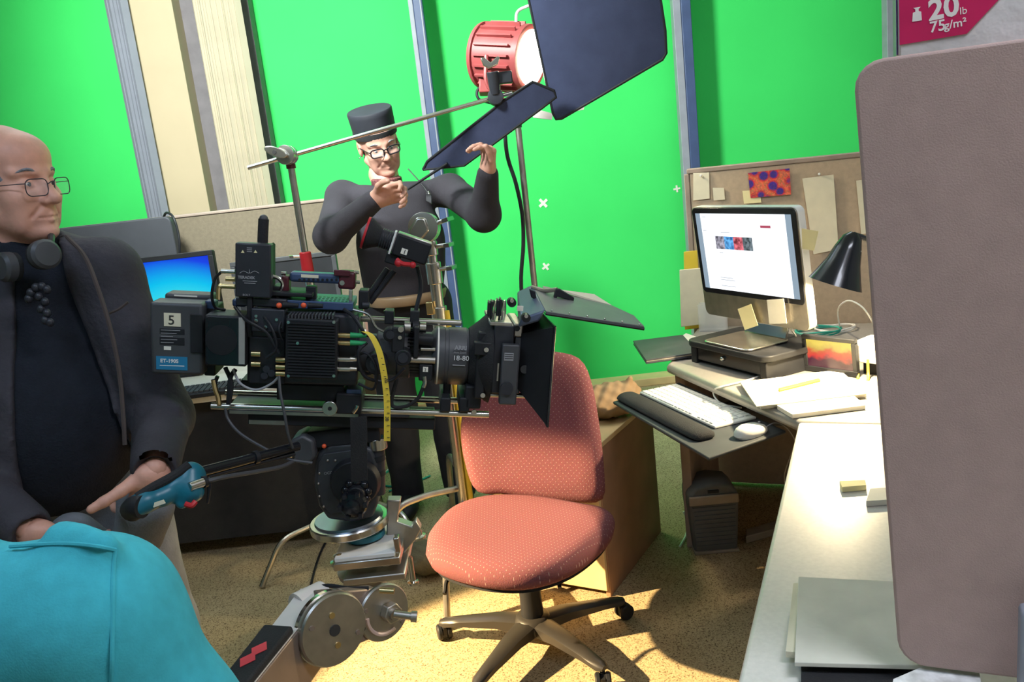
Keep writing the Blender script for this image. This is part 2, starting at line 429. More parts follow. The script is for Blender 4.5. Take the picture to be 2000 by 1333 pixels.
# screens
def blue_screen():
    m = bpy.data.materials.new('blue_wallpaper'); m.use_nodes = True; nt = m.node_tree; b = nt.nodes['Principled BSDF']; b.inputs['Base Color'].default_value = (0, 0, 0, 1); b.inputs['Roughness'].default_value = .3
    tc = nt.nodes.new('ShaderNodeTexCoord'); mp = nt.nodes.new('ShaderNodeMapping'); g = nt.nodes.new('ShaderNodeTexGradient'); g.gradient_type = 'SPHERICAL'
    r = nt.nodes.new('ShaderNodeValToRGB'); e = r.color_ramp.elements
    e[0].position = .0; e[0].color = (.004, .01, .62, 1); e[1].position = .95; e[1].color = (.8, 1, 1, 1)
    for p, c in ((.22, (.005, .06, .9, 1)), (.5, (.0, .62, 1, 1)), (.72, (.05, .85, .95, 1))): x = e.new(p); x.color = c
    mp.inputs['Location'].default_value = (-.72*.75, -.5, -.08*.8); mp.inputs['Scale'].default_value = (.75, 1, .8)
    L = nt.links; L.new(tc.outputs['Generated'], mp.inputs['Vector']); L.new(mp.outputs['Vector'], g.inputs['Vector']); L.new(g.outputs['Color'], r.inputs['Fac'])
    L.new(r.outputs['Color'], b.inputs['Emission Color']); b.inputs['Emission Strength'].default_value = .75
    MATS['blue_wallpaper'] = m
blue_screen()
mat('screen_off', (.035, .037, .042), .25, var=.1)
def monitor(label, tr, wd, ht, scr, yaw, bez=.022, tilt=.06, body='black'):
    """tr: world position of the top right corner"""
    c, s = math.cos(yaw), math.sin(yaw); x = V((c, s, 0)); y = V((-s, c, 0)); z = V((0, 0, 1)); z = (z+y*tilt).normalized(); y = z.cross(x)
    o = V(tr)-x*wd/2-z*ht; base = V((o.x, o.y+.08, .73))
    t = thing('monitor', label, 'monitor', base); F = frame(o, x, y, z)
    MB(F).bx(-wd/2, wd/2, .004, .045, 0, ht).build('casing', body, t, .008)
    b = MB(F)
    b.bx(-wd/2, wd/2, -.004, .003, ht-bez, ht).bx(-wd/2, wd/2, -.004, .003, 0, bez).bx(-wd/2, -wd/2+bez, -.004, .003, bez, ht-bez).bx(wd/2-bez, wd/2, -.004, .003, bez, ht-bez)
    b.build('bezel', body, t, .002)
    MB(F).bx(-wd/2+bez, wd/2-bez, .0005, .0035, bez, ht-bez).build('screen', scr, t)
    MB().bar(base+V((0, 0, .01)), o+y*.06+z*ht*.35, .07, .03, up=(0, 1, 0)).build('neck', 'black', t, .004)
    MB().bx(base.x-.12, base.x+.12, base.y-.09, base.y+.09, .731, .745).build('foot', 'black', t, .004)
    return t
monitor('black monitor showing a glowing blue wallpaper beside the man in the dark jacket', at(414, 488, 3.62), .50, .34, 'blue_wallpaper', .06)
monitor('switched-off black monitor with grey bezel behind the film camera', at(654, 490, 3.75), .47, .31, 'screen_off', .05, .02, .05, 'cam_grey')
t = thing('display', 'large dark grey display panel standing against the left partition', 'display', at(222, 600, 4.1)); t.location.z = .73
zt2 = at(225, 434, 4.12).z; x0 = at(60, 460, 4.12).x; x1 = at(338, 425, 4.12).x
MATS['display_grey'] = mat('display_grey', (.05, .053, .065), .6, var=.06)
P2 = rrect(x0, x1, 1.05, zt2, .03)
MB().prism([(a, 4.08, b) for a, b in P2], (0, .06, 0)).build('casing', 'display_grey', t, .006)
MB().bx((x0+x1)/2-.05, (x0+x1)/2+.05, 4.15, 4.18, .75, 1.2).build('neck', 'black', t)
MB().bx((x0+x1)/2-.2, (x0+x1)/2+.2, 4.03, 4.23, .731, .75).build('foot', 'black', t, .004)
tag(MB().tube([at(318, 428, 4.2), at(325, 416, 4.13), at(338, 424, 4.06), at(348, 455, 4.05), at(351, 490, 4.05), at(350, 560, 4.1), (at(350, 560, 4.1).x, 4.1, .735)], .006).build('display_cable', 'black'), 'black cable looped over the corner of the dark display', 'cable')
# black keyboard on the left desk
k0 = gz(408, 765, .735); t = thing('desktop_keyboard', 'black full-size keyboard lying on the left desk', 'keyboard', (k0.x, k0.y, .731))
F = frame((k0.x, k0.y, .731), (1, .1, 0), (-.1, 1, 0), (0, 0, 1))
MB(F).bx(-.22, .22, -.075, .075, 0, .018).build('base', 'black', t, .004)
kk = None
for j in range(6):
    for i in range(20):
        x = -.205+i*.0205; y = -.06+j*.0205+(.004 if j == 5 else 0)
        if kk is None: kk = MB(F).bx(x, x+.016, y, y+.015, .018, .026).build('key', 'cam_grey', t); k00 = (x, y)
        else: dupe(kk, F.to_3x3() @ V((x-k00[0], y-k00[1], 0)))
tag(MB().prism([(k0.x-.05, k0.y+.12, .7305), (k0.x+.2, k0.y+.14, .7305), (k0.x+.19, k0.y+.33, .7305), (k0.x-.06, k0.y+.31, .7305)], (0, 0, .004)).build('paper_sheet', 'paper'), 'white paper lying behind the black keyboard on the left desk', 'paper')
# ------------------------------------------------------------------ right-hand workstation
ZD = .73
K = gz(1560, 824, ZD); N = gz(1440, 1333, ZD); K2 = gz(1302, 712, ZD)
A_ = (K-N).normalized(); B_ = V((-A_.y, A_.x, 0))               # A_ runs away along the near desk, B_ to its left
N0 = K-A_*2.0; L_ = K2+A_*.62; depth = .80
RB = L_-B_*((L_-K).dot(B_)+depth)
mat('laminate_mid', (.30, .285, .26), .38, var=.06, vscale=110)
def onp(px, py, p, n): d = ray(px, py); return C_ + d*((V(p)-C_).dot(n)/d.dot(n))
t = thing('corner_desk', 'grey laminate corner desk carrying the white computer', 'desk', ((K.x+L_.x)/2, (K.y+L_.y)/2, 0))
poly = [K, K2, L_, RB, K-B_*depth]
MB().prism([V((p.x, p.y, ZD-.035)) for p in poly], (0, 0, .035)).build('desk_top', 'laminate_mid', t, .014, 4)
ep = gz(1305, 1090, 0); q = K2+A_*.02+B_*(-.035)
MB().prism([V((K2.x, K2.y, 0))-B_*.02+A_*.03, V((K2.x, K2.y, 0))-B_*.055+A_*.03, V((L_.x, L_.y, 0))-B_*.055-A_*.02, V((L_.x, L_.y, 0))-B_*.02-A_*.02], (0, 0, ZD-.037)).build('end_panel', 'partition_trim', t, .003)
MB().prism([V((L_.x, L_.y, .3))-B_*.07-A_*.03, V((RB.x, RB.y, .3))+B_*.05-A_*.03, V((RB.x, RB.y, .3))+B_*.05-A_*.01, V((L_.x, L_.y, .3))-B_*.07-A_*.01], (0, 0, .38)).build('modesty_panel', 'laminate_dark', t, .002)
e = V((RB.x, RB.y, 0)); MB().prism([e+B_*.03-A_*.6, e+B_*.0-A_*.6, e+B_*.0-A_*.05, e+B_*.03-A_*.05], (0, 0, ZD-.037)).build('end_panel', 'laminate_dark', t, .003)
t = thing('long_desk', 'pale long desk running along the right side toward the viewer', 'desk', ((N.x+.3), N.y, 0))
MB().prism([V((p.x, p.y, ZD-.032)) for p in (N0, K-A_*.003, K-B_*depth-A_*.003, N0-B_*depth)], (0, 0, .032)).build('desk_top', 'laminate', t, .008, 3)
MB().prism([V((p.x, p.y, ZD-.045)) for p in (N0+B_*.003, K+B_*.003-A_*.003, K-B_*.012-A_*.003, N0-B_*.012)], (0, 0, .012)).build('edge_band', 'desk_edge', t)
for s in (.06, 1.4):
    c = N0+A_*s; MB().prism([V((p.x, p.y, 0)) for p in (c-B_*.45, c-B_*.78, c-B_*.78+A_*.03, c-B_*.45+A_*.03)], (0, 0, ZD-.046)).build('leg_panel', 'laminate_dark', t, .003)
# pin board partition behind the computer
zb = at(1335, 331, L_.y+.03).z
t = thing('pin_board_partition', 'tan fabric pin board partition behind the white computer', 'partition', ((L_.x+RB.x)/2, (L_.y+RB.y)/2, 0))
p0 = L_+A_*.01+B_*.0; p1 = RB+A_*.01-B_*.3
def slab(p, q, n, th, z0, z1): return MB().prism([V((p.x, p.y, z0)), V((q.x, q.y, z0)), V((q.x, q.y, z0))+n*th, V((p.x, p.y, z0))+n*th], (0, 0, z1-z0))
mat('pin_fabric', (.50, .39, .28), .95, var=.08, vscale=50, bump=.2, bscale=420)
slab(p0, p1, A_, .05, .02, zb-.02).build('fabric_panel', 'pin_fabric', t, .004)
slab(p0+B_*.01-A_*.005, p1, A_, .06, zb-.02, zb).build('top_cap', 'partition_trim', t, .004)
slab(p0+B_*.022-A_*.005, p0+B_*.001-A_*.005, A_, .06, 0, zb-.0205).build('end_post', 'partition_trim', t, .004)
BP = p0-A_*.001; BN = -A_
def pinned(name, label, cat, quad, m, lift=.004, th=.0012):
    P = [onp(x, y, BP+BN*lift, A_) for x, y in quad]
    return tag(MB().prism(P, BN*th).build(name, m), label, cat)
def berries():
    m = bpy.data.materials.new('berry_print'); m.use_nodes = True; nt = m.node_tree; b = nt.nodes['Principled BSDF']; b.inputs['Roughness'].default_value = .35
    tc = nt.nodes.new('ShaderNodeTexCoord'); mp = nt.nodes.new('ShaderNodeMapping'); mp.inputs['Scale'].default_value = (27, 27, 27); v = nt.nodes.new('ShaderNodeTexVoronoi'); v.inputs['Scale'].default_value = 1
    v2 = nt.nodes.new('ShaderNodeTexVoronoi'); v2.inputs['Scale'].default_value = 7; r = nt.nodes.new('ShaderNodeValToRGB'); e = r.color_ramp.elements
    e[0].position = .38; e[0].color = (.09, .05, .38, 1); e[1].position = .52; e[1].color = (.85, .06, .07, 1); x = e.new(.7); x.color = (.95, .25, .12, 1)
    mx = nt.nodes.new('ShaderNodeMixRGB'); mx.blend_type = 'MULTIPLY'; mx.inputs[0].default_value = .5; L = nt.links
    L.new(tc.outputs['Object'], mp.inputs[0]); L.new(mp.outputs[0], v.inputs['Vector']); L.new(mp.outputs[0], v2.inputs['Vector']); L.new(v.outputs['Distance'], r.inputs['Fac']); L.new(r.outputs['Color'], mx.inputs[1]); L.new(v2.outputs['Color'], mx.inputs[2]); L.new(mx.outputs['Color'], b.inputs['Base Color']); MATS['berry_print'] = m
berries()
pinned('photo_print', 'colour photo print of purple berries in red lattice pinned to the board', 'photo', [(1461, 338), (1542, 329), (1545, 380), (1466, 387)], 'berry_print', .007)
pinned('note_paper', 'cream note pinned highest at the left end of the pin board', 'note', [(1354, 338), (1385, 337), (1386, 388), (1354, 392)], 'paper_cream')
o = pinned('note_paper', 'small written cream note low on the pin board above the computer', 'note', [(1392, 367), (1414, 367), (1416, 390), (1394, 392)], 'paper_cream')
pinned('note_paper', 'pale yellow note tucked under the berry photo print', 'note', [(1450, 373), (1484, 371), (1487, 396), (1453, 398)], 'sticky', .004)
pinned('paper_strip', 'long pale paper strip hanging on pin board above the desk lamp', 'paper', [(1567, 349), (1628, 341), (1638, 487), (1589, 497)], 'paper_cream', .006)
pinned('paper_strip', 'narrow paper strip at pin board edge next to the foreground panel', 'paper', [(1672, 353), (1690, 351), (1694, 456), (1682, 458)], 'paper_cream')
# brass push pins
for (px, py, w_) in ((1369, 343, 'cream note at the left end of the pin board'), (1600, 340, 'long pale paper strip')):
    c = onp(px, py, BP+BN*.008, A_); tag(MB().lathe([(.005, 0), (.003, .004), (.005, .009), (.004, .012)], c, BN, 10).build('push_pin', 'white_plastic'), 'white push pin holding the '+w_, 'pin')
# folders leaning at the left end
FP = p0-A_*.04
def standq(quad, p, n, th): return MB().prism([onp(x, y, p, n) for x, y in quad], -n*th)
tag(standq([(1336, 492), (1362, 489), (1372, 640), (1338, 644)], p0-A_*.02, A_, .006).build('folder', 'yellow', bev=.001), 'yellow folder standing against the pin board end', 'folder')
tag(standq([(1328, 527), (1372, 523), (1380, 632), (1331, 638)], p0-A_*.05, A_, .012).build('folder', 'paper_cream', bev=.002), 'cream folder standing in front of the yellow folder', 'folder')
# clear acrylic holder
ac = mat('acrylic', (.9, .93, .92), .05, var=0, alpha=.28)
c = gz(1392, 648, ZD); t = thing('acrylic_stand', 'clear acrylic holder beside the white computer', 'holder', c)
F = frame(c, -B_, A_, (0, 0, 1))
MB(F).bx(-.055, .055, -.002, .002, .0, .115).build('front_plate', ac, t); MB(F).bx(-.055, .055, .04, .044, 0, .115).build('back_plate', ac, t); MB(F).bx(-.055, .055, .003, .039, .0, .004).build('base_plate', ac, t)
# white sheet and dark notebook
def sheet(name, label, cat, quad, z, th, m, bev=0, par=None):
    P = [gz(x, y, z) for x, y in quad]; return tag(MB().prism(P, (0, 0, th)).build(name, m, par, bev), label, cat)
sheet('paper_sheet', 'white paper under the black tablet cover on the corner desk', 'paper', [(1340, 652), (1385, 668), (1372, 690), (1310, 672)], ZD+.0005, .002, 'paper')
P = [gz(x, y, ZD+.004) for x, y in ((1237, 674), (1334, 662), (1366, 697), (1262, 712))]
t = thing('tablet_folio', 'closed black tablet folio overhanging the desk corner', 'tablet', (P[0]+P[2])/2)
cen = sum(P, V())/4; t.location = cen
mat('folio', (.05, .055, .065), .55, var=.15)
MB().prism(P, (0, 0, .006)).build('back_cover', 'folio', t, .002); MB().prism([p+(cen-p)*.03+V((0, 0, .0065)) for p in P], (0, 0, .005)).build('tablet', 'steel_dull', t); MB().prism([p+V((0, 0, .012)) for p in P], (0, 0, .005)).build('front_cover', 'folio', t, .002)
# ------------------------------------------------------------------ keyboard tray
ZT = .655
ta, tb, tcn = gz(1197, 790, ZT), gz(1384, 902, ZT), gz(1536, 848, ZT); te = ta+(tcn-tb)
t = thing('keyboard_tray', 'dark pull-out keyboard tray under the corner desk', 'tray', (ta+tcn)/2)
t.location = (ta+tcn)/2
mat('tray', (.06, .066, .07), .65, var=.1, spec=.3)
MB().prism([ta, tb, tcn, te], (0, 0, .01)).build('tray_board', 'tray', t, .004)
mid = (tcn+te)/2; MB().obx(V((mid.x+.04, mid.y+.02, ZT-.016)), (tcn-te).normalized()*.05, (te-ta).normalized()*.16, V((0, 0, .014))).build('arm_bracket', 'black', t, .004)
tx = (tb-ta).normalized(); ty = V((-tx.y, tx.x, 0)); TZ = ZT+.0105
# gel wrist rest
w0, w1 = gz(1222, 772, TZ+.012), gz(1378, 851, TZ+.012); w0.z = w1.z = TZ
d = (w1-w0).normalized(); n_ = V((-d.y, d.x, 0)); pr = [(-.042, 0), (.035, 0), (.038, .012), (.03, .022), (0, .026), (-.028, .022), (-.042, .01)]
mb = MB(); rows = []
for k, (s, f) in enumerate(((-.012, .55), (0, .9), (.02, 1), ((w1-w0).length-.02, 1), ((w1-w0).length, .9), ((w1-w0).length+.012, .55))):
    rows += [w0+d*s+n_*(a*f)+V((0, 0, b*(.6 if f < .6 else 1))) for a, b in pr]
m_ = len(pr); fs = [(i*m_+j, i*m_+(j+1) % m_, (i+1)*m_+(j+1) % m_, (i+1)*m_+j) for i in range(5) for j in range(m_)]+[tuple(range(m_)), tuple(range(6*m_-1, 5*m_-1, -1))]
mb.add(rows, fs); tag(mb.build('wrist_rest', 'black_rough', sub=2), 'black padded wrist rest in front of the white keyboard', 'wrist rest')
# white keyboard with a key for each button
ka, kb, kc = gz(1249, 766, TZ+.008), gz(1396, 834, TZ+.008), gz(1451, 804, TZ+.008)
kx = (kb-ka).normalized(); ky = (kc-kb); ky = (ky-kx*ky.dot(kx)); kd = ky.length; ky.normalize(); kl = (kb-ka).length
t = thing('white_keyboard', 'thin white keyboard on the pull-out tray', 'keyboard', V((((ka+kc)/2).x, ((ka+kc)/2).y, TZ)))
F = frame(V((ka.x, ka.y, TZ)), kx, ky, (0, 0, 1))
MB(F).bx(0, kl, 0, kd, 0, .009).build('base', 'white_plastic', t, .003)
mat('key_white', (.8, .8, .77), .4, var=.03)
kk = None; nu = kl/21.5; rv = kd/6.4
for j in range(6):
    for i in range(20):
        if i in (15,) or (j in (0, 1) and i in (14,) and False): continue
        if j == 0 and 4 < i < 10: continue
        x = nu*.4+i*nu+(nu*.35 if i > 15 else 0); y = rv*.25+j*rv*1.02
        if kk is None: kk = MB(F).bx(x, x+nu*.82, y, y+rv*.8, .0092, .0125).build('key', 'key_white', t); k00 = (x, y)
        else: dupe(kk, F.to_3x3() @ V((x-k00[0], y-k00[1], 0)))
MB(F).bx(nu*5.4, nu*10.2, rv*.25, rv*1.05, .0092, .0125).build('space_bar', 'key_white', t)
# mouse
c = gz(1466, 842, TZ+.012); c.z = TZ
mxd = (gz(1500, 828, TZ)-gz(1432, 852, TZ)).normalized(); myd = V((-mxd.y, mxd.x, 0))
mb = MB(frame(c, mxd, myd, (0, 0, 1))); n = 24; vs = []; fs = []
for i, (f, z) in enumerate(((.92, 0), (1, .006), (.98, .014), (.86, .023), (.6, .030), (.25, .033))):
    for j in range(n):
        a = 2*math.pi*j/n; ca, sa = math.cos(a), math.sin(a); vs.append((.056*f*math.copysign(abs(ca)**.8, ca), .031*f*math.copysign(abs(sa)**.8, sa), z*(1-.12*ca)))
for i in range(5):
    for j in range(n): fs.append((i*n+j, i*n+(j+1) % n, (i+1)*n+(j+1) % n, (i+1)*n+j))
fs += [tuple(range(n-1, -1, -1)), tuple(5*n+j for j in range(n))]
t = thing('computer_mouse', 'rounded white mouse on the keyboard tray', 'mouse', c); mb.add(vs, fs); mb.build('shell', 'white_plastic', t)
MB(frame(c, mxd, myd, (0, 0, 1))).sph((.036, 0, .029), (.004, .004, .003), 10, 6).build('scroll_ball', 'ink_grey', t)
tag(MB().tube([c+mxd*.055+V((0, 0, .006)), c+mxd*.1+V((0, 0, .01)), gz(1535, 835, .66), gz(1553, 862, .6), gz(1548, 880, .5), gz(1532, 930, .4), gz(1542, 965, .35), gz(1560, 985, .35)], .0018, 6).build('mouse_cable', 'ink_grey'), 'thin grey cable running off behind the white mouse', 'cable')
# ------------------------------------------------------------------ riser and all-in-one computer
IW = V((.42, -.907, 0)); IN = V((-.907, -.42, 0)); ZU = V((0, 0, 1))      # width (left to right), facing direction
rc = gz(1473, 664, ZD+.085); F = frame(V((rc.x, rc.y, ZD)), IW, -IN, ZU)
t = thing('monitor_riser', 'black plastic monitor riser under the white computer', 'riser', V((rc.x, rc.y, ZD)))
MB(F).prism([(x, y, .062) for x, y in rrect(-.205, .205, -.14, .14, .04)], (0, 0, .022)).build('top_board', 'black', t, .005, 3)
MB(F).bx(-.19, -.16, -.125, .125, 0, .061).build('side_support', 'black', t, .003); MB(F).bx(.16, .19, -.125, .125, 0, .061).build('side_support', 'black', t, .003)
MB(F).bx(-.159, .159, -.12, .115, .012, .058).build('drawer', 'black_gloss', t, .003)
dk_ = MB(F).sph((-.02, -.124, .04), .009, 12, 8).build('drawer_knob', 'chrome', t)
sheet('sticky_note', 'blank yellow sticky note stuck to the black riser front', 'sticky note', [(1424, 683), (1453, 686), (1441, 707), (1417, 700)], ZD+.03, .001, 'sticky')
ic = V((rc.x, rc.y, ZD+.085)); t = thing('desktop_computer', 'white all-in-one desktop computer with a glowing web page', 'computer', ic)
F = frame(ic, IW, -IN, ZU)
# foot: bent plate
MB(F).prism([(x, y, 0) for x, y in rrect(-.115, .115, -.135, .06, .03)], (0, 0, .008)).build('foot', 'steel', t, .003)
mb = MB(F); mb.prism([(-.10, .045, .008), (-.10, .055, .008), (-.085, .10, .19), (-.085, .09, .19)], (.20, 0, 0)); mb.build('stand_neck', 'steel', t, .002)
PC = dp(1459, 519, 2.74); lx = (PC-ic).dot(IW); ly = (PC-ic).dot(-IN); lz = PC.z-ic.z
tl = -.10; F2 = frame(PC, IW, (-IN-ZU*tl), ZU*1-IN*(tl)*1)
F2 = frame(PC, IW, (-IN-ZU*tl).normalized(), IW.cross((-IN-ZU*tl).normalized()))
HW, HH = .248, .196
MB(F2).prism([(x, .004, z) for x, z in rrect(-HW, HW, -HH, HH, .022)], (0, .030, 0)).build('housing', 'white_plastic', t, .004, 3)
MB(F2).prism([(x*.82, .0345, z*.82) for x, z in rrect(-HW, HW, -HH, HH, .05)], (0, .022, 0)).build('rear_shell', 'white_plastic', t, .018, 3)
MB(F2).prism([(x, -.001, z) for x, z in rrect(-HW, HW, -HH, HH, .022)], (0, .0045, 0)).build('front_panel', 'steel_dull', t, .001)
gl = MB(F2).prism([(x, -.0035, z) for x, z in rrect(-HW+.004, HW-.004, -HH+.085, HH-.004, .018)], (0, .002, 0)).build('screen_glass', 'black_gloss', t, .0005)
scr = mat('screen_white', (0, 0, 0), .3, var=0, emit=(.93, .96, 1), estr=1.25)
mat('screen_side', (0, 0, 0), .3, var=0, emit=(.32, .42, .52), estr=.8)
mat('screen_text', (0, 0, 0), .5, var=0, emit=(.5, .55, .62), estr=.8)
sx0, sx1, sz0, sz1 = -HW+.022, HW-.022, -HH+.103, HH-.022; sw, sh = sx1-sx0, sz1-sz0
def pane(name, u0, u1, v0, v1, m, dy=-.0045, th=.0007, par=None): return MB(F2).bx(sx0+sw*u0, sx0+sw*u1, dy, dy+th, sz1-sh*v1, sz1-sh*v0).build(name, m, par or t)
pg = pane('web_page', .055, .945, 0, 1, scr); pane('page_margin', 0, .054, 0, 1, 'screen_side'); pane('page_margin', .946, 1, 0, 1, 'screen_side')
for i, (c1, nm) in enumerate((((.18, .17, .22), 'a'), ((.03, .22, .65), 'b'), ((.45, .06, .09), 'c'), ((.06, .09, .11), 'd'))):
    mm = bpy.data.materials.new('thumb_'+nm); mm.use_nodes = True; nt = mm.node_tree; b = nt.nodes['Principled BSDF']; b.inputs['Base Color'].default_value = (0, 0, 0, 1)
    vn = nt.nodes.new('ShaderNodeTexNoise'); vn.inputs['Scale'].default_value = 70; rr = nt.nodes.new('ShaderNodeValToRGB'); rr.color_ramp.elements[0].color = (*[c_*.35 for c_ in c1], 1); rr.color_ramp.elements[1].color = (*[min(1, c_*1.9+.1) for c_ in c1], 1); rr.color_ramp.elements[0].position = .35; rr.color_ramp.elements[1].position = .68
    tc = nt.nodes.new('ShaderNodeTexCoord'); nt.links.new(tc.outputs['Object'], vn.inputs['Vector']); nt.links.new(vn.outputs['Fac'], rr.inputs['Fac']); nt.links.new(rr.outputs['Color'], b.inputs['Emission Color']); b.inputs['Emission Strength'].default_value = 1
    MATS['thumb_'+nm] = mm
    pane('thumbnail', .20+.1*i, .299+.1*i, .29, .455, 'thumb_'+nm, -.0053, .0006, pg)
pane('banner_button', .70, .80, .135, .165, mat('screen_red', (0, 0, 0), .5, var=0, emit=(.5, .08, .14), estr=.8), -.0053, .0006, pg)
for (u0, u1, v) in ((.08, .12, .04), (.07, .11, .22), (.27, .37, .235), (.23, .27, .50), (.2, .34, .83), (.2, .36, .86), (.2, .36, .94)):
    pane('text_line', u0, u1, v, v+.008, 'screen_text', -.0053, .0006, pg)
# sticky notes on the computer's chin and side
def note3(label, quad, p, n, m='sticky', th=.001, name='sticky_note'):
    P = [onp(x, y, p, n) for x, y in quad]; return tag(MB().prism(P, n*th if n.dot(ray(1450, 600)) < 0 else -n*th).build(name, m), label, 'sticky note')
fn = V((F2[0][1], F2[1][1], F2[2][1])); FPt = PC-fn*.006
note3('tilted yellow sticky note stuck to the left of the computer chin', [(1441, 604), (1467, 594), (1481, 636), (1455, 645)], FPt-fn*.006, fn)
note3('bright square sticky note on the right of the computer chin', [(1498, 586), (1531, 584), (1537, 632), (1503, 633)], FPt-fn*.006, fn, 'paper')
note3('handwritten yellow sticky note on the computer side edge', [(1557, 445), (1599, 452), (1590, 490), (1554, 484)], PC+IW*.247, IN, 'sticky')
tag(MB().tube([V((PC.x, PC.y, ic.z+.06))-IN*.06+IW*.12, gz(1556, 662, ZD+.07), gz(1552, 690, ZD+.03), gz(1520, 716, ZD+.006), gz(1470, 740, ZD+.004), gz(1412, 755, ZD+.004), gz(1395, 762, ZD-.02), gz(1396, 776, TZ+.02), gz(1412, 790, TZ+.006), gz(1448, 797, TZ+.004)], .0028, 8).build('keyboard_cable', 'white_plastic'), 'white cable snaking from the computer down to the keyboard', 'cable')
# digital picture frame, pad, papers
def poppy():
    m = bpy.data.materials.new('poppy_picture'); m.use_nodes = True; nt = m.node_tree; b = nt.nodes['Principled BSDF']; b.inputs['Base Color'].default_value = (0, 0, 0, 1); b.inputs['Roughness'].default_value = .3
    tc = nt.nodes.new('ShaderNodeTexCoord'); sp = nt.nodes.new('ShaderNodeSeparateXYZ'); n = nt.nodes.new('ShaderNodeTexNoise'); n.inputs['Scale'].default_value = 3.2; ad = nt.nodes.new('ShaderNodeMath'); ad.operation = 'MULTIPLY_ADD'; ad.inputs[1].default_value = .5
    r = nt.nodes.new('ShaderNodeValToRGB'); e = r.color_ramp.elements; e[0].position = .36; e[0].color = (.12, .02, .05, 1); e[1].position = .80; e[1].color = (.95, .72, .12, 1)
    for p, c in ((.46, (.85, .05, .05, 1)), (.58, (.8, .12, .05, 1)), (.66, (.75, .5, .1, 1))): x = e.new(p); x.color = c
    L = nt.links; L.new(tc.outputs['Generated'], sp.inputs[0]); L.new(tc.outputs['Generated'], n.inputs['Vector']); L.new(n.outputs['Fac'], ad.inputs[0]); L.new(sp.outputs['Z'], ad.inputs[2])
    mu = nt.nodes.new('ShaderNodeMath'); mu.operation = 'MULTIPLY'; mu.inputs[1].default_value = .72; L.new(ad.outputs[0], mu.inputs[0]); L.new(mu.outputs[0], r.inputs['Fac']); L.new(r.outputs['Color'], b.inputs['Emission Color']); b.inputs['Emission Strength'].default_value = .8; MATS['poppy_picture'] = m
poppy()
c = gz(1622, 732, ZD); FX = (gz(1680, 735, ZD)-gz(1570, 720, ZD)).normalized(); FN = V((FX.y, -FX.x, 0))  # facing the viewer
sc = .5*(dp(1680, 700, 2.5)-dp(1570, 700, 2.5)).length; fz = V((0, 0, 1)); fy = (-FN-fz*-.12).normalized(); fz2 = FX.cross(fy)
dF = (c-C_).dot(W_); hw = 56/FPX*dF; hh = 38/FPX*dF
F = frame(V((c.x, c.y, ZD+.002)), FX, fy, fz2); t = thing('picture_frame', 'small black digital picture frame showing red flowers on yellow', 'picture frame', V((c.x, c.y, ZD)))
b = MB(F); fb = .014
b.bx(-hw, hw, 0, .018, 0, fb*1.3).bx(-hw, hw, 0, .018, 2*hh-fb, 2*hh).bx(-hw, -hw+fb, 0, .018, fb*1.3, 2*hh-fb).bx(hw-fb, hw, 0, .018, fb*1.3, 2*hh-fb).build('frame_border', 'black', t, .002)
MB(F).bx(-hw+fb, hw-fb, .004, .016, fb*1.3, 2*hh-fb).build('picture', 'poppy_picture', t); MB(F).bx(-.02, .02, .02, .06, .001, hh).build('back_prop', 'black', t)
# cable coils on the far desk
def coil(name, label, cx, cy, r, m, turns=3, th=.0028):
    c = gz(cx, cy, ZD+.006); pts = [c+V((r*math.cos(a)*(1+.06*math.sin(3*a)), r*.8*math.sin(a), .003*(a/6.28)+.004*math.sin(2.3*a))) for a in [i*math.pi/6 for i in range(turns*12)]]
    return tag(MB().tube(pts, th, 6, 2).build(name, m), label, 'cable')
coil('network_cable', 'coiled teal green network cable on the far corner of the desk', 1600, 648, .085, mat('teal_cable', (.02, .35, .27), .4), 3, .0035)
coil('power_cable', 'coiled white power cable behind the digital picture frame', 1632, 642, .075, 'white_plastic', 2)
a0 = gz(1640, 620, ZD+.01)
tag(MB().tube([gz(1640, 640, ZD+.005), dp(1637, 605, 2.80), dp(1655, 588, 2.72), dp(1680, 597, 2.66), dp(1700, 622, 2.62), gz(1722, 668, ZD+.005)], .0028, 8).build('lamp_cable', 'white_plastic'), 'white cable arching behind the desk lamp', 'cable')
# white boxy pad with yellow straps, papers and envelopes
Q = gz(1700, 735, ZD); F = frame(Q, FX, -FN, ZU)
t = thing('desk_organizer', 'white file holder with yellow straps half hidden by the foreground panel', 'file holder', Q)
MB(F).bx(-.035, .14, -.02, .07, .045, .115).build('holder_body', 'white', t, .004)
for x in (-.028, .005): MB(F).tube([(x, -.023, .06), (x+.002, -.026, .02), (x+.012, -.045, -.0), (x+.012, -.05, .002)], .004, 6).build('strap', 'yellow', t)
MB(F).bx(-.033, .14, .02, .06, 0, .0445).build('stand', 'black', t)
sheet('envelope', 'large manila envelope topmost on the paper pile by the picture frame', 'envelope', [(1445, 748), (1630, 730), (1692, 772), (1478, 797)], ZD+.012, .004, 'paper_cream')
sheet('paper_pile', 'thin pile of white paper under the manila envelope', 'papers', [(1452, 752), (1640, 728), (1692, 776), (1486, 800)], ZD+.001, .010, 'paper')
P = [(1494, 757), (1600, 736), (1606, 742), (1500, 763)]
sheet('pencil', 'yellow pencil lying on the manila envelope', 'pencil', [(1520, 762), (1600, 742), (1603, 746), (1523, 766)], ZD+.0165, .006, 'yellow', .002)
sheet('paper_pile', 'white paper pile with lifted corner at the inner desk corner', 'papers', [(1518, 800), (1655, 770), (1690, 800), (1548, 818)], ZD+.001, .012, 'paper')
t_ = sheet('sticky_pad', 'yellow sticky pad lying in the middle of the pale desk', 'sticky pad', [(1640, 950), (1690, 948), (1692, 958), (1645, 962)], ZD+.001, .012, 'sticky')
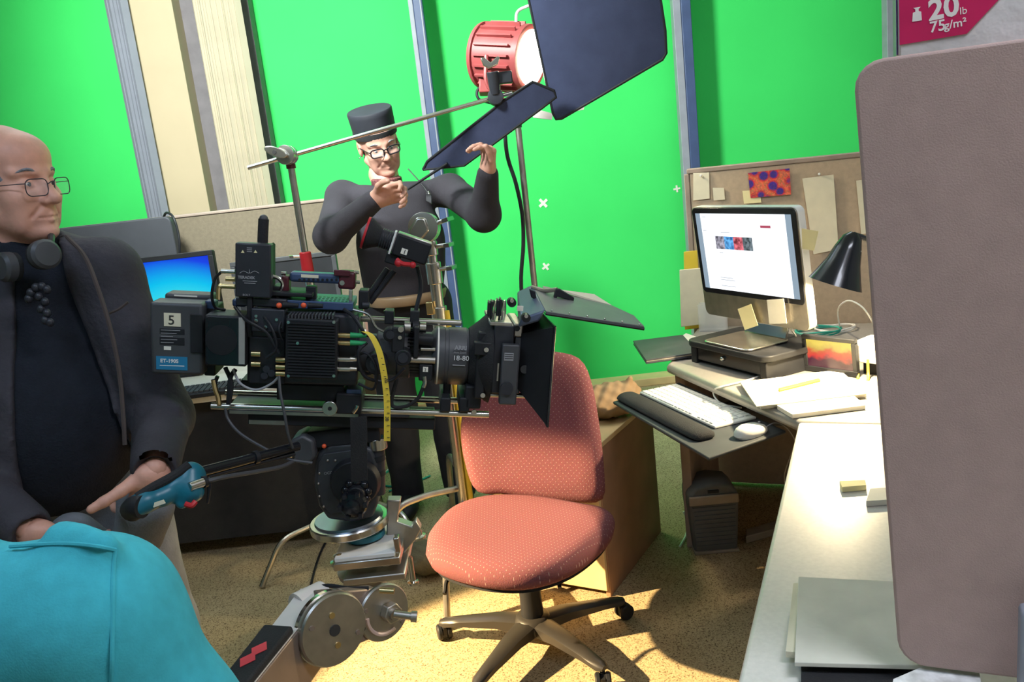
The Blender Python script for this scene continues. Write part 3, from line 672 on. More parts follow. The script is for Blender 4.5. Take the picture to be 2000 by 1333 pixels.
sheet('paper_pile', 'loose papers on the pale desk against the foreground panel', 'papers', [(1692, 990), (1760, 985), (1780, 960), (1700, 965)], ZD+.001, .012, 'paper')
# near paper stack
sheet('document_folder', 'dark folder lowest under the papers at the near end of the pale desk', 'folder', [(1567, 1170), (1840, 1170), (1850, 1350), (1565, 1345)], ZD+.001, .010, 'black_rough')
sheet('paper_pile', 'cream paper block peeking out left below the top sheets', 'papers', [(1550, 1150), (1760, 1150), (1790, 1300), (1535, 1285)], ZD+.0115, .010, 'paper_cream')
sheet('paper_pile', 'wrinkled off-white top sheets on the near desk papers', 'papers', [(1560, 1134), (1800, 1146), (1820, 1310), (1552, 1303)], ZD+.022, .007, mat('paper_top', (.74, .72, .62), .8, var=.08, vscale=14, bump=.3, bscale=16), .001)
mat('marble_print', (.8, .77, .72), .6, var=.5, vscale=30)
sheet('patterned_card', 'brown and white patterned card at the lower right corner', 'card', [(1745, 1331), (1810, 1303), (1912, 1312), (1925, 1400), (1730, 1400)], ZD+.03, .003, 'marble_print')
# desk lamp
t = thing('desk_lamp', 'black desk lamp with bell shade lit over the right desk', 'lamp', gz(1750, 690, ZD)); t.location.z = ZD
DL = 2.35; sa = dp(1664, 466, DL); sb = dp(1631, 556, DL+.03); ax = (sb-sa).normalized(); ln = (sb-sa).length
prof = [(.010, -.018), (.026, -.004), (.038, ln*.22), (.048, ln*.5), (.064, ln*.8), (.076, ln*1.0)]
vs = prof+[(.0745, ln*1.0-.001), (.062, ln*.8), (.046, ln*.5), (.036, ln*.22), (.01, .006)]
u, v = perp(ax); mb = MB(); n = 28; V_ = []; F_ = []
for i in range(n):
    a = 2*math.pi*i/n; dd = u*math.cos(a)+v*math.sin(a); V_ += [sa+ax*tt+dd*rr for rr, tt in vs]
m_ = len(vs)
for i in range(n):
    j = (i+1) % n
    for k in range(m_-1): F_.append((i*m_+k, i*m_+k+1, j*m_+k+1, j*m_+k))
mb.add(V_, F_); sh_ = mb.build('shade', mat('lamp_black', (.012, .014, .022), .22, coat=.3, var=.1), t)
MB().sph(sa+ax*ln*.55, .016, 14, 10).build('bulb', mat('bulb', (1, .9, .7), .4, var=0, emit=(1, .82, .5), estr=18), t)
for s in (-1, 1): MB().sph(sa+ax*ln*.3+(R_*.028*s-W_*.024), .004, 8, 6).build('rivet', 'chrome', sh_)
el = dp(1745, 500, DL+.02); bs = gz(1752, 690, ZD)
MB().tube([sa-ax*.012, (sa+el)/2+V((0, 0, .015)), el], .008, 8).build('upper_arm', 'black_metal', t); MB().tube([el, bs+V((0, 0, .02))], .008, 8, 0).build('lower_arm', 'black_metal', t)
MB().lathe([(.09, 0), (.09, .012), (.07, .022), (.012, .026)], V((bs.x, bs.y, ZD+.001)), ZU, 28).build('base', 'black', t)
spot('desk_lamp_light', sa+ax*ln*.74, sa+ax*ln*3, 150, .4, 50, (1, .80, .48), .02)
# ------------------------------------------------------------------ hutch end panel in the foreground, paper ream on top
hA = gz(1757, 1298, ZD+.04); hA.z = ZD; HX = -B_
hp = lambda px, py: onp(px, py, hA, A_)
hl = lambda px, py: ((hp(px, py)-hA).dot(HX), hp(px, py).z)
F = frame(V((hA.x, hA.y, 0)), HX, A_, ZU); z0h = ZD+.04; z1h = hl(1690, 118)[1]
t = thing('shelf_hutch', 'brown-grey rounded end panel of a desk shelf at right foreground', 'shelf', hA+A_*.3+HX*.2)
lean = (hl(1668, 160)[0]-hl(1752, 1240)[0])/(hl(1668, 160)[1]-hl(1752, 1240)[1]); xl0 = hl(1668, 160)[0]-lean*(hl(1668, 160)[1]-z0h)
pts = [(xl0+lean*(b-z0h)+(a if a < .5 else a-.62), 0, b) for a, b in rrect(0, 1, z0h, z1h, .034)]
MB(F).prism(pts, (0, .024, 0)).build('end_panel', 'hutch', t, .004, 3)
MB(F).bx(.10, .36, .026, .85, z1h-.04, z1h-.008).build('top_shelf', 'hutch', t, .003)
MB(F).bx(.362, .38, .026, .85, ZD+.001, z1h-.008).build('back_panel', 'hutch', t, .003)
MB(F).bx(.15, .36, .852, .875, ZD+.001, z1h-.008).build('far_panel', 'hutch', t, .003)
q = hp(1982, 1240); tag(MB(F).bx(hl(1996, 1240)[0]-.01, hl(1996, 1240)[0]+.04, -.06, -.03, ZD+.001, .90).build('upright_post', 'mullion_grey', bev=.006), 'pale grey upright strip at the lower right edge of the frame', 'post')
# ream of paper
rp0 = hA+A_*.05; rlx = lambda px, py: ((onp(px, py, rp0, A_)-rp0).dot(HX), onp(px, py, rp0, A_).z)
rx0 = rlx(1753, 92)[0]; rz = z1h-.0075
org = V((rp0.x, rp0.y, 0))+HX*rx0; org.z = rz
F = frame(org, HX, A_, ZU); t = thing('paper_ream', 'magenta and white wrapped ream of paper on the shelf top', 'paper ream', org+HX*.12+A_*.1)
MB(F).bx(0, .28, .001, .16, 0, .22).build('wrapper', mat('wrap_white', (.72, .68, .66), .35, var=.06, bump=.2, bscale=40), t, .004)
def rl(px, py): a, z = rlx(px, py); return (a-rx0, 0, z-rz)
mag = mat('magenta', (.62, .015, .11), .35, var=.08)
MB(F).prism([(p[0], -.0006, p[2]) for p in [rl(1755, -60), rl(1757, 88), rl(1888, 66), rl(1950, 0), rl(2000, -60)]], (0, .0015, 0)).build('colour_band', mag, t)
MB(F).bx(-.0012, .0, .002, .155, .012, .21).build('side_band', mat('purple', (.09, .03, .2), .4), t)
def rtext(s, px, py, size, b=0):
    p = rl(px, py); text(s, size, F @ V((p[0], -.0008, p[2])), F.to_3x3() @ V((1, 0, .055)), F.to_3x3() @ V((-.055, 0, 1)), mat('wrap_print', (.9, .83, .78), .5, var=0), 'print_text', t, .0002, bold=b)
rtext('20', 1814, 40, .0325, .0010); rtext('lb', 1874, 29, .0115); rtext('75', 1816, 64, .0175, .0003); rtext('g/m\u00b2', 1844, 58, .0132, .0002)
p = rl(1791, 31); F3 = F @ Matrix.Translation(V((p[0], -.0007, p[2])))
MB(F3).prism([(-.0052, 0, -.006), (.0052, 0, -.006), (.0045, 0, .004), (.0018, 0, .005), (.0018, 0, .0075), (.004, 0, .0095), (-.004, 0, .0095), (-.0018, 0, .0075), (-.0018, 0, .005), (-.0045, 0, .004)], (0, -.0004, 0)).build('weight_icon', 'wrap_print', t)
# ------------------------------------------------------------------ under the desk
c = gz(1400, 1080, 0); t = thing('space_heater', 'upright beige and grey space heater under the corner desk', 'heater', c)
hxd = V((1, -.05, 0)).normalized(); F = frame(c, hxd, V((.05, 1, 0)), ZU)
mat('heater_beige', (.34, .28, .22), .6); mat('heater_grey', (.12, .125, .13), .6)
wd = .092; body = [(-wd*.86, 0), (wd*.86, 0), (wd, .19), (wd, .23), (wd*.7, .262), (0, .275), (-wd*.7, .262), (-wd, .23), (-wd, .19)]
MB(F).prism([(x, 0, z) for x, z in body], (0, .15, 0)).build('housing', 'heater_grey', t, .012, 3)
MB(F).bx(-wd*.98, wd*.98, -.012, .0, .196, .232).build('front_band', 'heater_beige', t, .005)
MB(F).prism([(-wd*.8, -.004, .02), (wd*.8, -.004, .02), (wd*.86, -.004, .185), (-wd*.86, -.004, .185)], (0, .0035, 0)).build('grille', 'heater_grey', t)
for i in range(9): MB(F).bx(-wd*.8, wd*.8, -.009, -.0045, .03+i*.017, .036+i*.017).build('grille_bar', 'heater_grey', t)
MB(F).bx(-wd*.9, wd*.9, -.01, .15, .0, .012).build('foot', 'heater_beige', t, .003)
MB(F).bx(-.02, .02, -.006, .0, .24, .25).build('control_slot', 'black', t)
tag(MB().prism([gz(1455, 1010, .08), gz(1530, 990, .08), gz(1530, 1005, .08), gz(1455, 1025, .08)], (0, 0, .03)).build('power_strip', 'heater_beige', bev=.004), 'pale power strip lying beside the heater under the desk', 'power strip')
o = bpy.data.objects['power_strip']; o.location.z = .0
tag(MB().tube([gz(1328, 1068, .006), gz(1340, 1045, .01), gz(1345, 1020, .02), gz(1335, 1000, .06)], .005, 6).build('heater_cable', 'white_plastic'), 'white cable on the carpet left of the heater', 'cable')
# wooden pedestal with light on front and top painted as paler wood, paper bag on it
pc = gz(1193, 1168, 0); pf = gz(1292, 1038, 0); pd = (pf-pc).normalized(); pq = gz(1062, 1148, 0)-pc; pl = V((-pd.y, pd.x, 0)); hp_ = .535
t = thing('wooden_pedestal', 'low wooden drawer pedestal behind the red office chair', 'cabinet', pc+pd*.27+pl*.2)
ln = .53; F = frame(pc, pl, pd, ZU)
MB(F).bx(.0, .018, .004, ln, .0, hp_).build('side_panel', 'wood_brown', t, .002); MB(F).bx(.402, .42, .004, ln, .0, hp_).build('side_panel', 'wood_brown', t, .002)
MB(F).bx(-.004, .424, -.002, ln+.005, hp_+.001, hp_+.02).build('top', 'pine_and_lit_wood', t, .002)
for i, (a, b) in enumerate(((.03, .29), (.295, .42), (.425, .53))):
    dr = MB(F).bx(.004, .416, -.014, .003, a, b).build('drawer', 'pine_and_lit_wood', t, .002); MB(F).bx(.16, .26, -.026, -.0145, (a+b)/2-.006, (a+b)/2+.006).build('handle', 'steel_dull', dr, .002)
MB(F).bx(.02, .40, .03, ln-.02, .02, hp_-.002).build('carcass', 'wood_brown', t)
# crumpled paper bag
b0 = at(1182, 778, pc.y+.30)
s = SDF((b0.x-.22, b0.y-.14, hp_+.0), (b0.x+.22, b0.y+.16, hp_+.24), .006)
bz = hp_+.02
s.ell((b0.x, b0.y, bz+.055), (.14, .09, .055), k=.01); s.ell((b0.x+.04, b0.y, bz+.085), (.09, .06, .04), k=.02); s.cone((b0.x+.08, b0.y, bz+.09), (b0.x+.095, b0.y-.01, bz+.135), .03, .008, .02); s.cone((b0.x-.1, b0.y, bz+.07), (b0.x-.13, b0.y, bz+.1), .03, .008, .02)
s.warp(lambda X, Y, Z: .004*np.sin(X*95+Z*60)*np.sin(Y*80+Z*40)+.003*np.sin(X*170-Z*140)); s.d = np.maximum(s.d, (bz+.001-s.ax[2])[None, None, :].astype(np.float32))
tag(s.mesh('paper_bag', MATS['cardboard'], sm=1), 'crumpled brown paper bag lying on the wooden pedestal', 'bag')
# ------------------------------------------------------------------ office chair
def seat_fabric(name, rot):
    m = bpy.data.materials.new(name); m.use_nodes = True; nt = m.node_tree; b = nt.nodes['Principled BSDF']; b.inputs['Roughness'].default_value = .9; b.inputs['Specular IOR Level'].default_value = .15
    tc = nt.nodes.new('ShaderNodeTexCoord'); mp = nt.nodes.new('ShaderNodeMapping'); mp.inputs['Rotation'].default_value = rot; mp2 = nt.nodes.new('ShaderNodeMapping'); mp2.inputs['Rotation'].default_value = (0, 0, math.radians(45)); L = nt.links
    v = nt.nodes.new('ShaderNodeTexVoronoi'); v.voronoi_dimensions = '2D'; v.inputs['Scale'].default_value = 82; v.inputs['Randomness'].default_value = 0
    r = nt.nodes.new('ShaderNodeValToRGB'); e = r.color_ramp.elements; e[0].position = .06; e[0].color = (.42, .27, .25, 1); e[1].position = .13; e[1].color = (.195, .070, .078, 1)
    n = nt.nodes.new('ShaderNodeTexNoise'); n.inputs['Scale'].default_value = 260; mx = nt.nodes.new('ShaderNodeMixRGB'); mx.blend_type = 'OVERLAY'; mx.inputs[0].default_value = .25
    bp = nt.nodes.new('ShaderNodeBump'); bp.inputs['Strength'].default_value = .25; bp.inputs['Distance'].default_value = .003
    L.new(tc.outputs['Object'], mp.inputs[0]); L.new(mp.outputs[0], mp2.inputs[0]); L.new(mp2.outputs[0], v.inputs['Vector']); L.new(v.outputs['Distance'], r.inputs['Fac']); L.new(tc.outputs['Object'], n.inputs['Vector'])
    L.new(r.outputs['Color'], mx.inputs[1]); L.new(n.outputs['Color'], mx.inputs[2]); L.new(mx.outputs['Color'], b.inputs['Base Color']); L.new(n.outputs['Fac'], bp.inputs['Height']); L.new(bp.outputs['Normal'], b.inputs['Normal']); MATS[name] = m
seat_fabric('dotted_fabric', (0, 0, 0)); seat_fabric('dotted_fabric_upright', (math.radians(90), 0, 0))
def cushion(out, nrm, layers, n=64):
    """out: closed outline in 3-D; layers: (scale towards centre, offset along nrm) from front to back"""
    P = smooth_path(out+[out[0]], 8)[:-1]; L = [0]
    for i in range(len(P)): L.append(L[-1]+(P[(i+1) % len(P)]-P[i]).length)
    pts = []
    for k in range(n):
        s_ = L[-1]*k/n; i = max(j for j in range(len(P)) if L[j] <= s_); f = (s_-L[i])/max(L[i+1]-L[i], 1e-9); pts.append(P[i].lerp(P[(i+1) % len(P)], f))
    c = sum(pts, V())/n; nrm = V(nrm).normalized(); vs = []; fs = []
    for sc, off in layers: vs += [c+(p-c)*sc+nrm*off for p in pts]
    m = len(layers)
    for i in range(m-1):
        for j in range(n): fs.append((i*n+j, (i+1)*n+j, (i+1)*n+(j+1) % n, i*n+(j+1) % n))
    vs += [c+nrm*layers[0][1], c+nrm*layers[-1][1]]
    for j in range(n): fs += [(j, (j+1) % n, m*n), ((m-1)*n+(j+1) % n, (m-1)*n+j, m*n+1)]
    return MB().add(vs, fs)
cc = gz(1047, 1262, 0)
ch = thing('office_chair', 'dusty red dotted fabric office chair on a five-star base', 'chair', cc)
so = [gz(x, y, .44) for x, y in ((829, 1065), (838, 1030), (880, 988), (950, 966), (1040, 966), (1130, 980), (1190, 992), (1199, 1012), (1180, 1045), (1120, 1090), (1040, 1117), (960, 1119), (890, 1106), (845, 1088))]
cushion(so, (0, 0, 1), [(.3, .012), (.6, .014), (.82, .012), (.93, .004), (.985, -.012), (1, -.03), (.985, -.048), (.95, -.058), (.9, -.06), (.5, -.06)]).build('seat', 'dotted_fabric', ch, ang=80)
cushion(so, (0, 0, 1), [(.92, -.0605), (.93, -.07), (.88, -.078), (.3, -.078)]).build('seat_pan', 'black', ch, ang=60)
BY = 2.56
bo = [onp(x, y, V((0, BY, .6)), V((.22, 1, -.14)).normalized()) for x, y in ((960, 700), (1020, 686), (1090, 689), (1133, 704), (1155, 750), (1171, 840), (1180, 930), (1178, 975), (1150, 985), (1060, 980), (985, 968), (930, 962), (906, 905), (898, 840), (908, 775), (928, 725))]
bn = V((-.22, -1, .14)).normalized()
cushion(bo, bn, [(.35, .008), (.65, .014), (.85, .016), (.95, .008), (1, -.012), (.985, -.034), (.94, -.042), (.5, -.042)]).build('backrest', 'dotted_fabric_upright', ch, ang=80)
cushion(bo, bn, [(.9, -.0425), (.88, -.056), (.8, -.062), (.3, -.062)]).build('back_shell', 'black', ch, ang=60)
so_c = sum(so, V())/len(so)
MB().bar(at(1045, 945, BY+.045), V((so_c.x+.02, BY-.02, .345)), .06, .012, up=(0, 1, 0)).build('back_bar', 'black', ch, .003)
MB().bar(V((so_c.x+.02, BY-.0, .352)), V((so_c.x, so_c.y, .352)), .06, .012).build('back_bar', 'black', ch, .003)
col0 = V((cc.x+.0, cc.y, .075)); col1 = V((so_c.x, so_c.y, .36)); col1 = V((cc.x, cc.y, .36))
MB().bx(so_c.x-.10, so_c.x+.05, so_c.y-.08, so_c.y+.12, .325, .361).build('tilt_mechanism', 'black_metal', ch, .006)
for a in ((-.2, -.10, -.02), (.1, -.12, -.03)):
    MB().tube([V((so_c.x-.08 if a[0] < 0 else so_c.x+.04, so_c.y-.02, .343)), V((so_c.x+a[0], so_c.y+a[1]*.5, .34)), V((so_c.x+a[0]*1.1, so_c.y+a[1], .335+a[2]))], .006, 8).build('lever', 'black', ch)
MB().cyl(col0, V((cc.x, cc.y, .235)), .036, .033, 24).build('column_sleeve', 'black', ch, .003); MB().cyl(V((cc.x, cc.y, .236)), V((cc.x, cc.y, .335)), .024, .022, 20).build('gas_column', 'black_gloss', ch)
mat('base_plastic', (.035, .032, .03), .38, var=.1)
MB().lathe([(.045, .055), (.062, .065), (.062, .095), (.048, .112), (.03, .114)], V((cc.x, cc.y, 0)), ZU, 24).build('hub', 'base_plastic', ch, ang=50)
for k in range(5):
    a = math.radians(163+72*k); d = V((math.cos(a), math.sin(a), 0)); s_ = V((-d.y, d.x, 0)); o = V((cc.x, cc.y, 0)); R1 = .305
    vs = []
    for t_, w_, zt_, zb_ in ((.03, .036, .106, .062), (.12, .030, .104, .070), (.24, .022, .088, .064), (.30, .02, .078, .058), (.318, .012, .072, .06)):
        for x, z in ((-w_, zb_), (-w_, zt_-.008), (-w_*.5, zt_), (w_*.5, zt_), (w_, zt_-.008), (w_, zb_)): vs.append(o+d*t_+s_*x+ZU*z)
    fs = [(i*6+j, i*6+(j+1) % 6, i*6+6+(j+1) % 6, i*6+6+j) for i in range(4) for j in range(6)]+[tuple(range(5, -1, -1)), tuple(range(24, 30))]
    MB().add(vs, fs).build('leg', 'base_plastic', ch, ang=50)
    cr = random.uniform(0, 6.28); cdv = V((math.cos(cr), math.sin(cr), 0)); cs_ = V((-cdv.y, cdv.x, 0)); cp = o+d*R1-cdv*.012
    ct = MB().cyl(o+d*R1+ZU*.03, o+d*R1+ZU*.06, .008).obx(cp+ZU*.032, cs_*.006, cdv*.02, ZU*.012).build('caster', 'black', ch)
    for s2 in (-1, 1): MB().lathe([(.02, 0), (.026, .003), (.026, .012), (.022, .016)], cp+cs_*(.007*s2)+ZU*.0262, cs_*s2, 20).build('wheel', 'black', ct)
# ------------------------------------------------------------------ grip stands, lamp and flags
def knob(mb, p, ax, s=1): # T-handle screw
    ax = V(ax).normalized(); u, v = perp(ax); mb.cyl(p, V(p)+ax*.03*s, .006*s, n=10); c = V(p)+ax*.036*s
    mb.obx(c, u*.024*s, v*.005*s, ax*.008*s); return mb
def grip_head(mb, c, ax, r=.034):
    ax = V(ax).normalized(); mb.lathe([(r*.6, -.024), (r, -.022), (r, -.003), (r*.8, -.001), (r*.8, .001), (r, .003), (r, .022), (r*.6, .024)], c, ax, 24); return mb
def feet(t, o, r, hub, m, angs, rad=.011):
    for k, a in enumerate(angs):
        d = V((math.cos(a), math.sin(a), 0)); h = hub+k*.06
        MB().tube([V((o.x, o.y, h))+d*.015, V((o.x, o.y, h))+d*(r*.45), V((o.x, o.y, h*.9))+d*(r*.72), V((o.x, o.y, h*.45))+d*(r*.88), V((o.x, o.y, .006))+d*r], rad, 10).build('leg', m, t)
        if k == 0: pass
# C-stand A: carries the long gobo arm
oa = gz(690, 1075, 0); Y1 = oa.y; hd = at(566, 303, Y1)
t = thing('grip_stand', 'chrome grip stand with red collar holding the long arm', 'stand', oa)
f0 = gz(512, 1150, 0); a0 = math.atan2(f0.y-oa.y, f0.x-oa.x); rr = math.hypot(f0.x-oa.x, f0.y-oa.y)
feet(t, oa, rr, .17, 'steel', (a0, a0+1.9, a0+3.85))
zr = at(598, 510, Y1).z
MB().cyl(V((oa.x, oa.y, .15)), V((oa.x, oa.y, zr)), .017, n=16).build('lower_pole', 'steel', t)
MB().cyl(V((oa.x, oa.y, zr-.06)), V((oa.x, oa.y, zr+.035)), .024, .022, 18).build('red_collar', 'red', t, .004)
MB().cyl(V((oa.x, oa.y, zr+.036)), V((oa.x, oa.y, hd.z-.03)), .0135, n=16).build('riser_pole', 'steel', t)
knob(MB(), V((oa.x-.022, oa.y, zr+.02)), (-1, -.3, .1), .9).build('locking_screw', 'steel', t); knob(MB(), V((oa.x+.02, oa.y-.01, zr-.075)), (1, -.4, .2), .9).build('locking_screw', 'steel', t)
hc = V((oa.x, oa.y, hd.z)); MB().cyl(hc-ZU*.05, hc-ZU*.015, .018, n=16).build('head_socket', 'maroon', t)
grip_head(MB(), hc+V((0, -.03, 0)), (-.2, -1, .05), .036).build('grip_head', 'steel', t, .002)
# oval wing handle beside the head
wc = at(538, 297, Y1-.07); MB().prism([wc+V((math.cos(a)*.040, 0, math.sin(a)*.019-math.cos(a)*.016)) for a in [k*math.pi/10 for k in range(20)]], (0, .014, 0)).build('wing_handle', 'steel', t, .003); MB().cyl(wc+V((-.004, -.003, 0)), wc+V((-.004, .016, 0)), .007).build('handle_bolt', 'ink', t)
Ya = Y1-.04; ga, gb = at(484, 328, Ya), at(1000, 181, Ya+.12)
t = thing('gobo_arm', 'long thin steel arm reaching from the grip stand to the lamp', 'arm', hc+V((0, -.04, 0)))
MB().cyl(ga, gb, .0085, n=12).build('rod', 'steel', t)
e_ = at(968, 160, Ya+.10); grip_head(MB(), at(968, 190, Ya+.1), (0, -1, .1), .03).build('end_grip_head', 'black_metal', t, .002)
MB().cyl(at(968, 185, Ya+.09), at(962, 140, Ya+.08), .02, .024, 14).build('knuckle', 'black_metal', t, .003)
mb = MB().prism([at(x, y, Ya+.05) for x, y in ((938, 113), (946, 112), (958, 122), (972, 109), (976, 112), (972, 126), (955, 134), (944, 128))], (0, .02, 0)); mb.build('wing_nut', 'steel', t, .003)
MB().obx(at(985, 152, Ya+.1), V((.03, 0, 0)), V((0, .02, 0)), V((0, 0, .022))).build('clamp_block', 'black_metal', t, .005)
# C-stand B behind the camera
ob = gz(925, 1128, 0); Y2 = ob.y
t = thing('grip_stand', 'silver grip stand directly behind the film camera', 'stand', ob)
g0 = gz(884, 1212, 0); a0 = math.atan2(g0.y-ob.y, g0.x-ob.x)
feet(t, ob, math.hypot(g0.x-ob.x, g0.y-ob.y)+.06, .30, 'steel_dull', (a0, a0-1.0, a0+3.6), .012)
hz = at(820, 445, Y2).z; z1 = at(835, 545, Y2).z; z2 = at(838, 500, Y2).z
MB().cyl(V((ob.x, ob.y, .25)), V((ob.x, ob.y, z1)), .0205, n=18).build('lower_pole', 'steel', t); MB().cyl(V((ob.x, ob.y, z1)), V((ob.x, ob.y, hz-.04)), .0165, n=18).build('riser_pole', 'steel', t)
MB().cyl(V((ob.x, ob.y, z1-.02)), V((ob.x, ob.y, z1+.055)), .027, n=18).build('collar', 'steel', t, .003); MB().cyl(V((ob.x, ob.y, z2+.0)), V((ob.x, ob.y, z2+.05)), .023, n=18).build('collar', 'steel', t, .003)
MB().cyl(V((ob.x, ob.y, z1-.18)), V((ob.x, ob.y, z1-.10)), .028, n=18).build('collar', 'steel', t, .003)
for z in (z2+.03, z1+.03): knob(MB(), V((ob.x+.02, ob.y-.01, z)), (1, -.25, .05), 1.25).build('locking_screw', 'steel', t)
MB().obx(V((ob.x-.028, ob.y-.02, z1-.10)), V((.012, 0, 0)), V((0, .01, 0)), V((0, 0, .022))).build('brass_latch', 'brass', t, .002)
hb = V((ob.x, ob.y, hz)); grip_head(MB(), hb+V((-.01, -.03, 0)), (-.15, -1, .1), .052).build('grip_head', 'steel', t, .003)
MB().prism([hb+V((x, -.062, z)) for x, z in ((-.075, -.06), (-.05, -.065), (.01, -.01), (.0, .035), (-.03, .04), (-.06, .0))], (0, .022, 0)).build('head_jaw', 'steel', t, .008, 3); knob(MB(), hb+V((.03, -.045, .01)), (1, -.3, .25), 1.3).build('locking_screw', 'steel', t)
MB().cyl(V((ob.x+.028, ob.y-.012, .12)), V((ob.x+.028, ob.y-.012, 1.02)), .0095, n=10).build('golden_light_rod', 'yellow', t)  # yellow rod stands in for golden light along the pole
# light stand and fresnel lamp
YL = 3.45; lb = at(1012, 250, YL); lo = V((lb.x, YL, 0))
t = thing('light_stand', 'slim steel light stand in front of the green screen', 'stand', lo)
MB().cyl(V((lo.x, YL, .12)), V((lo.x, YL, lb.z)), .013, n=14).build('lower_pole', 'steel_dull', t); MB().cyl(V((lo.x, YL, lb.z+.001)), V((lo.x, YL, lb.z+.06)), .016, n=14).build('socket', 'black_metal', t)
for k in range(3):
    a = 1.571+k*2.094; d = V((math.cos(a), math.sin(a), 0)); MB().tube([V((lo.x, YL, .55))+d*.016, V((lo.x, YL, .012))+d*.42], .009, 8, 0).build('leg', 'steel_dull', t)
tag(MB().tube([at(985, 225, YL-.03), at(990, 300, YL-.035), at(1008, 360, YL-.035), at(1020, 420, YL-.035), at(1022, 480, YL-.035), at(1018, 560, YL-.035), at(1030, 700, YL-.05), V((lo.x-.06, YL-.08, .25)), V((lo.x-.1, YL-.25, .012))], .008, 8).build('lamp_cable', 'black'), 'thick black cable hanging beside the light stand', 'cable')
lc = dp(985, 111, 3.38); ax = (R_*.86-U_*.20-W_*.47).normalized()
t = thing('fresnel_lamp', 'lit red drum fresnel film lamp with bright lens', 'film light', V((lo.x, YL, lb.z+.06)))
mat('lamp_red', (.36, .07, .07), .45, var=.12)
rb = .135; MB().lathe([(.02, -.115), (.10, -.11), (rb*.97, -.10), (rb, -.09), (rb, -.082), (rb*.93, -.08), (rb*.90, .10), (rb*.95, .102), (rb*.95, .125), (rb*.85, .126)], lc, ax, 40).build('drum_housing', 'lamp_red', t, ang=30)
u, v = perp(ax)
for k in range(20):
    a = 2*math.pi*k/20; d = u*math.cos(a)+v*math.sin(a); s_ = ax.cross(d); MB().obx(lc+d*rb*.95+ax*.01, ax*.08, s_*.004, d*.009).build('cooling_fin', 'lamp_red', t)
MB().lathe([(rb*.80, .127), (rb*.7, .135), (rb*.4, .145), (.005, .148)], lc, ax, 40).build('lens', mat('lens_glow', (1, .9, .7), .4, var=0, emit=(1, .86, .62), estr=60), t)
MB().tube([lc+u*rb*1.02, lc+u*rb*1.1-v*.0-ZU*.12, V((lo.x, YL, lb.z+.09)), lc-u*rb*1.1-ZU*.12, lc-u*rb*1.02], .009, 8).build('yoke', 'lamp_red', t); MB().cyl(V((lo.x, YL, lb.z+.061)), V((lo.x, YL, lb.z+.11)), .012).build('spigot', 'steel', t)
MB().tube([dp(1035, 10, 3.3), dp(1012, 22, 3.3), dp(1008, 45, 3.3), dp(1012, 90, 3.3)], .006, 8).build('top_bail', 'white', t)
MB().obx(dp(948, 170, 3.38), R_*.025, U_*.03, W_*.03).build('switch_box', 'lamp_red', t, .005)
MB().tube([dp(945, 165, 3.36), dp(932, 178, 3.36), dp(937, 195, 3.36), dp(970, 205, 3.38), dp(978, 222, 3.4)], .006, 8).build('lead', 'black', t)
# open barn door blades below the lens
for q in ([(1030, 208), (1080, 222), (1078, 234), (1042, 230)], [(1082, 226), (1140, 214), (1142, 206), (1100, 214)]):
    MB().prism([dp(x, y, 3.3) for x, y in q], W_*.004).build('barn_door', 'white', t)
spot('fresnel_light', lc+ax*.2, lc+ax*.2+V((.85, -.75, -1.0)), 60, .5, 60, (1, .80, .55), .06)
# flags
mat('duvetyne_hazed', (.05, .06, .115), .95, var=.1, bump=.15, bscale=300, spec=.1)  # black cloth lifted to blue, haze of the lamp flare in its colour
def flag(name, label, pts, th, par_loc):
    n_ = (pts[1]-pts[0]).cross(pts[2]-pts[0]).normalized(); t = thing(name, label, 'light flag', sum(pts, V())/len(pts)); c = sum(pts, V())/len(pts)
    MB().prism([p+(c-p)*.01 for p in pts], n_*th*.5).build('cloth', 'duvetyne_hazed', t, .001)
    pp = [p+n_*th*.25 for p in pts]; MB().tube(pp+[pp[0]], .0055, 8, 0).build('wire_frame', 'black', t); return t
n0 = V((.30, 1, .05)).normalized(); pz = dp(1150, 120, 3.12)
flag('black_flag', 'large black cloth flag cutting the lamp at the top of frame', [onp(x, y, pz, n0) for x, y in ((1020, -60), (1282, -60), (1299, 60), (1301, 104), (1294, 116), (1096, 232), (1086, 233), (1080, 222))], .01, None)
n1 = V((.25, 1, .35)).normalized(); pz1 = dp(950, 265, 3.22); q1 = [onp(x, y, pz1, n1) for x, y in ((826, 332), (834, 316), (985, 196), (1040, 160), (1082, 178), (1086, 190), (1060, 210), (906, 324))]
flag('hand_held_flag', 'narrow black flag held up by the man in the hat', q1, .01, None)
t = bpy.data.objects['hand_held_flag']; r0, r1 = onp(798, 368, pz1, n1), onp(875, 318, pz1, n1); MB().cyl(r0-n1*.008, r1-n1*.008, .0055, n=10).build('handle_rod', 'black', t)
# sandbag and floor cables
c = gz(862, 1158, 0)
def bag(label, c, s_, m, ang=0):
    t = SDF((c.x-.2, c.y-.16, -.01), (c.x+.2, c.y+.22, .25), .006); dx = V((math.cos(ang), math.sin(ang), 0)); M = (tuple(dx), (-dx.y, dx.x, 0), (0, 0, 1))
    t.ell((c.x-dx.x*.07, c.y-dx.y*.07, .06), (.075*s_, .1*s_, .06), M, .02); t.ell((c.x+dx.x*.07, c.y+dx.y*.07, .055), (.075*s_, .1*s_, .055), M, .02); t.cone((c.x, c.y-.03, .11), (c.x, c.y+.05, .11), .03, .03, .03)
    t.warp(lambda X, Y, Z: .003*np.sin(X*110+Y*40)*np.sin(Z*90+Y*70)); t.d = np.maximum(t.d, (.002-t.ax[2])[None, None, :].astype(np.float32))
    return tag(t.mesh('sandbag', m, sm=1), label, 'sandbag')
mat('olive', (.16, .14, .085), .9, var=.2, bump=.3, bscale=120); mat('dark_bag', (.05, .035, .035), .9, var=.2)
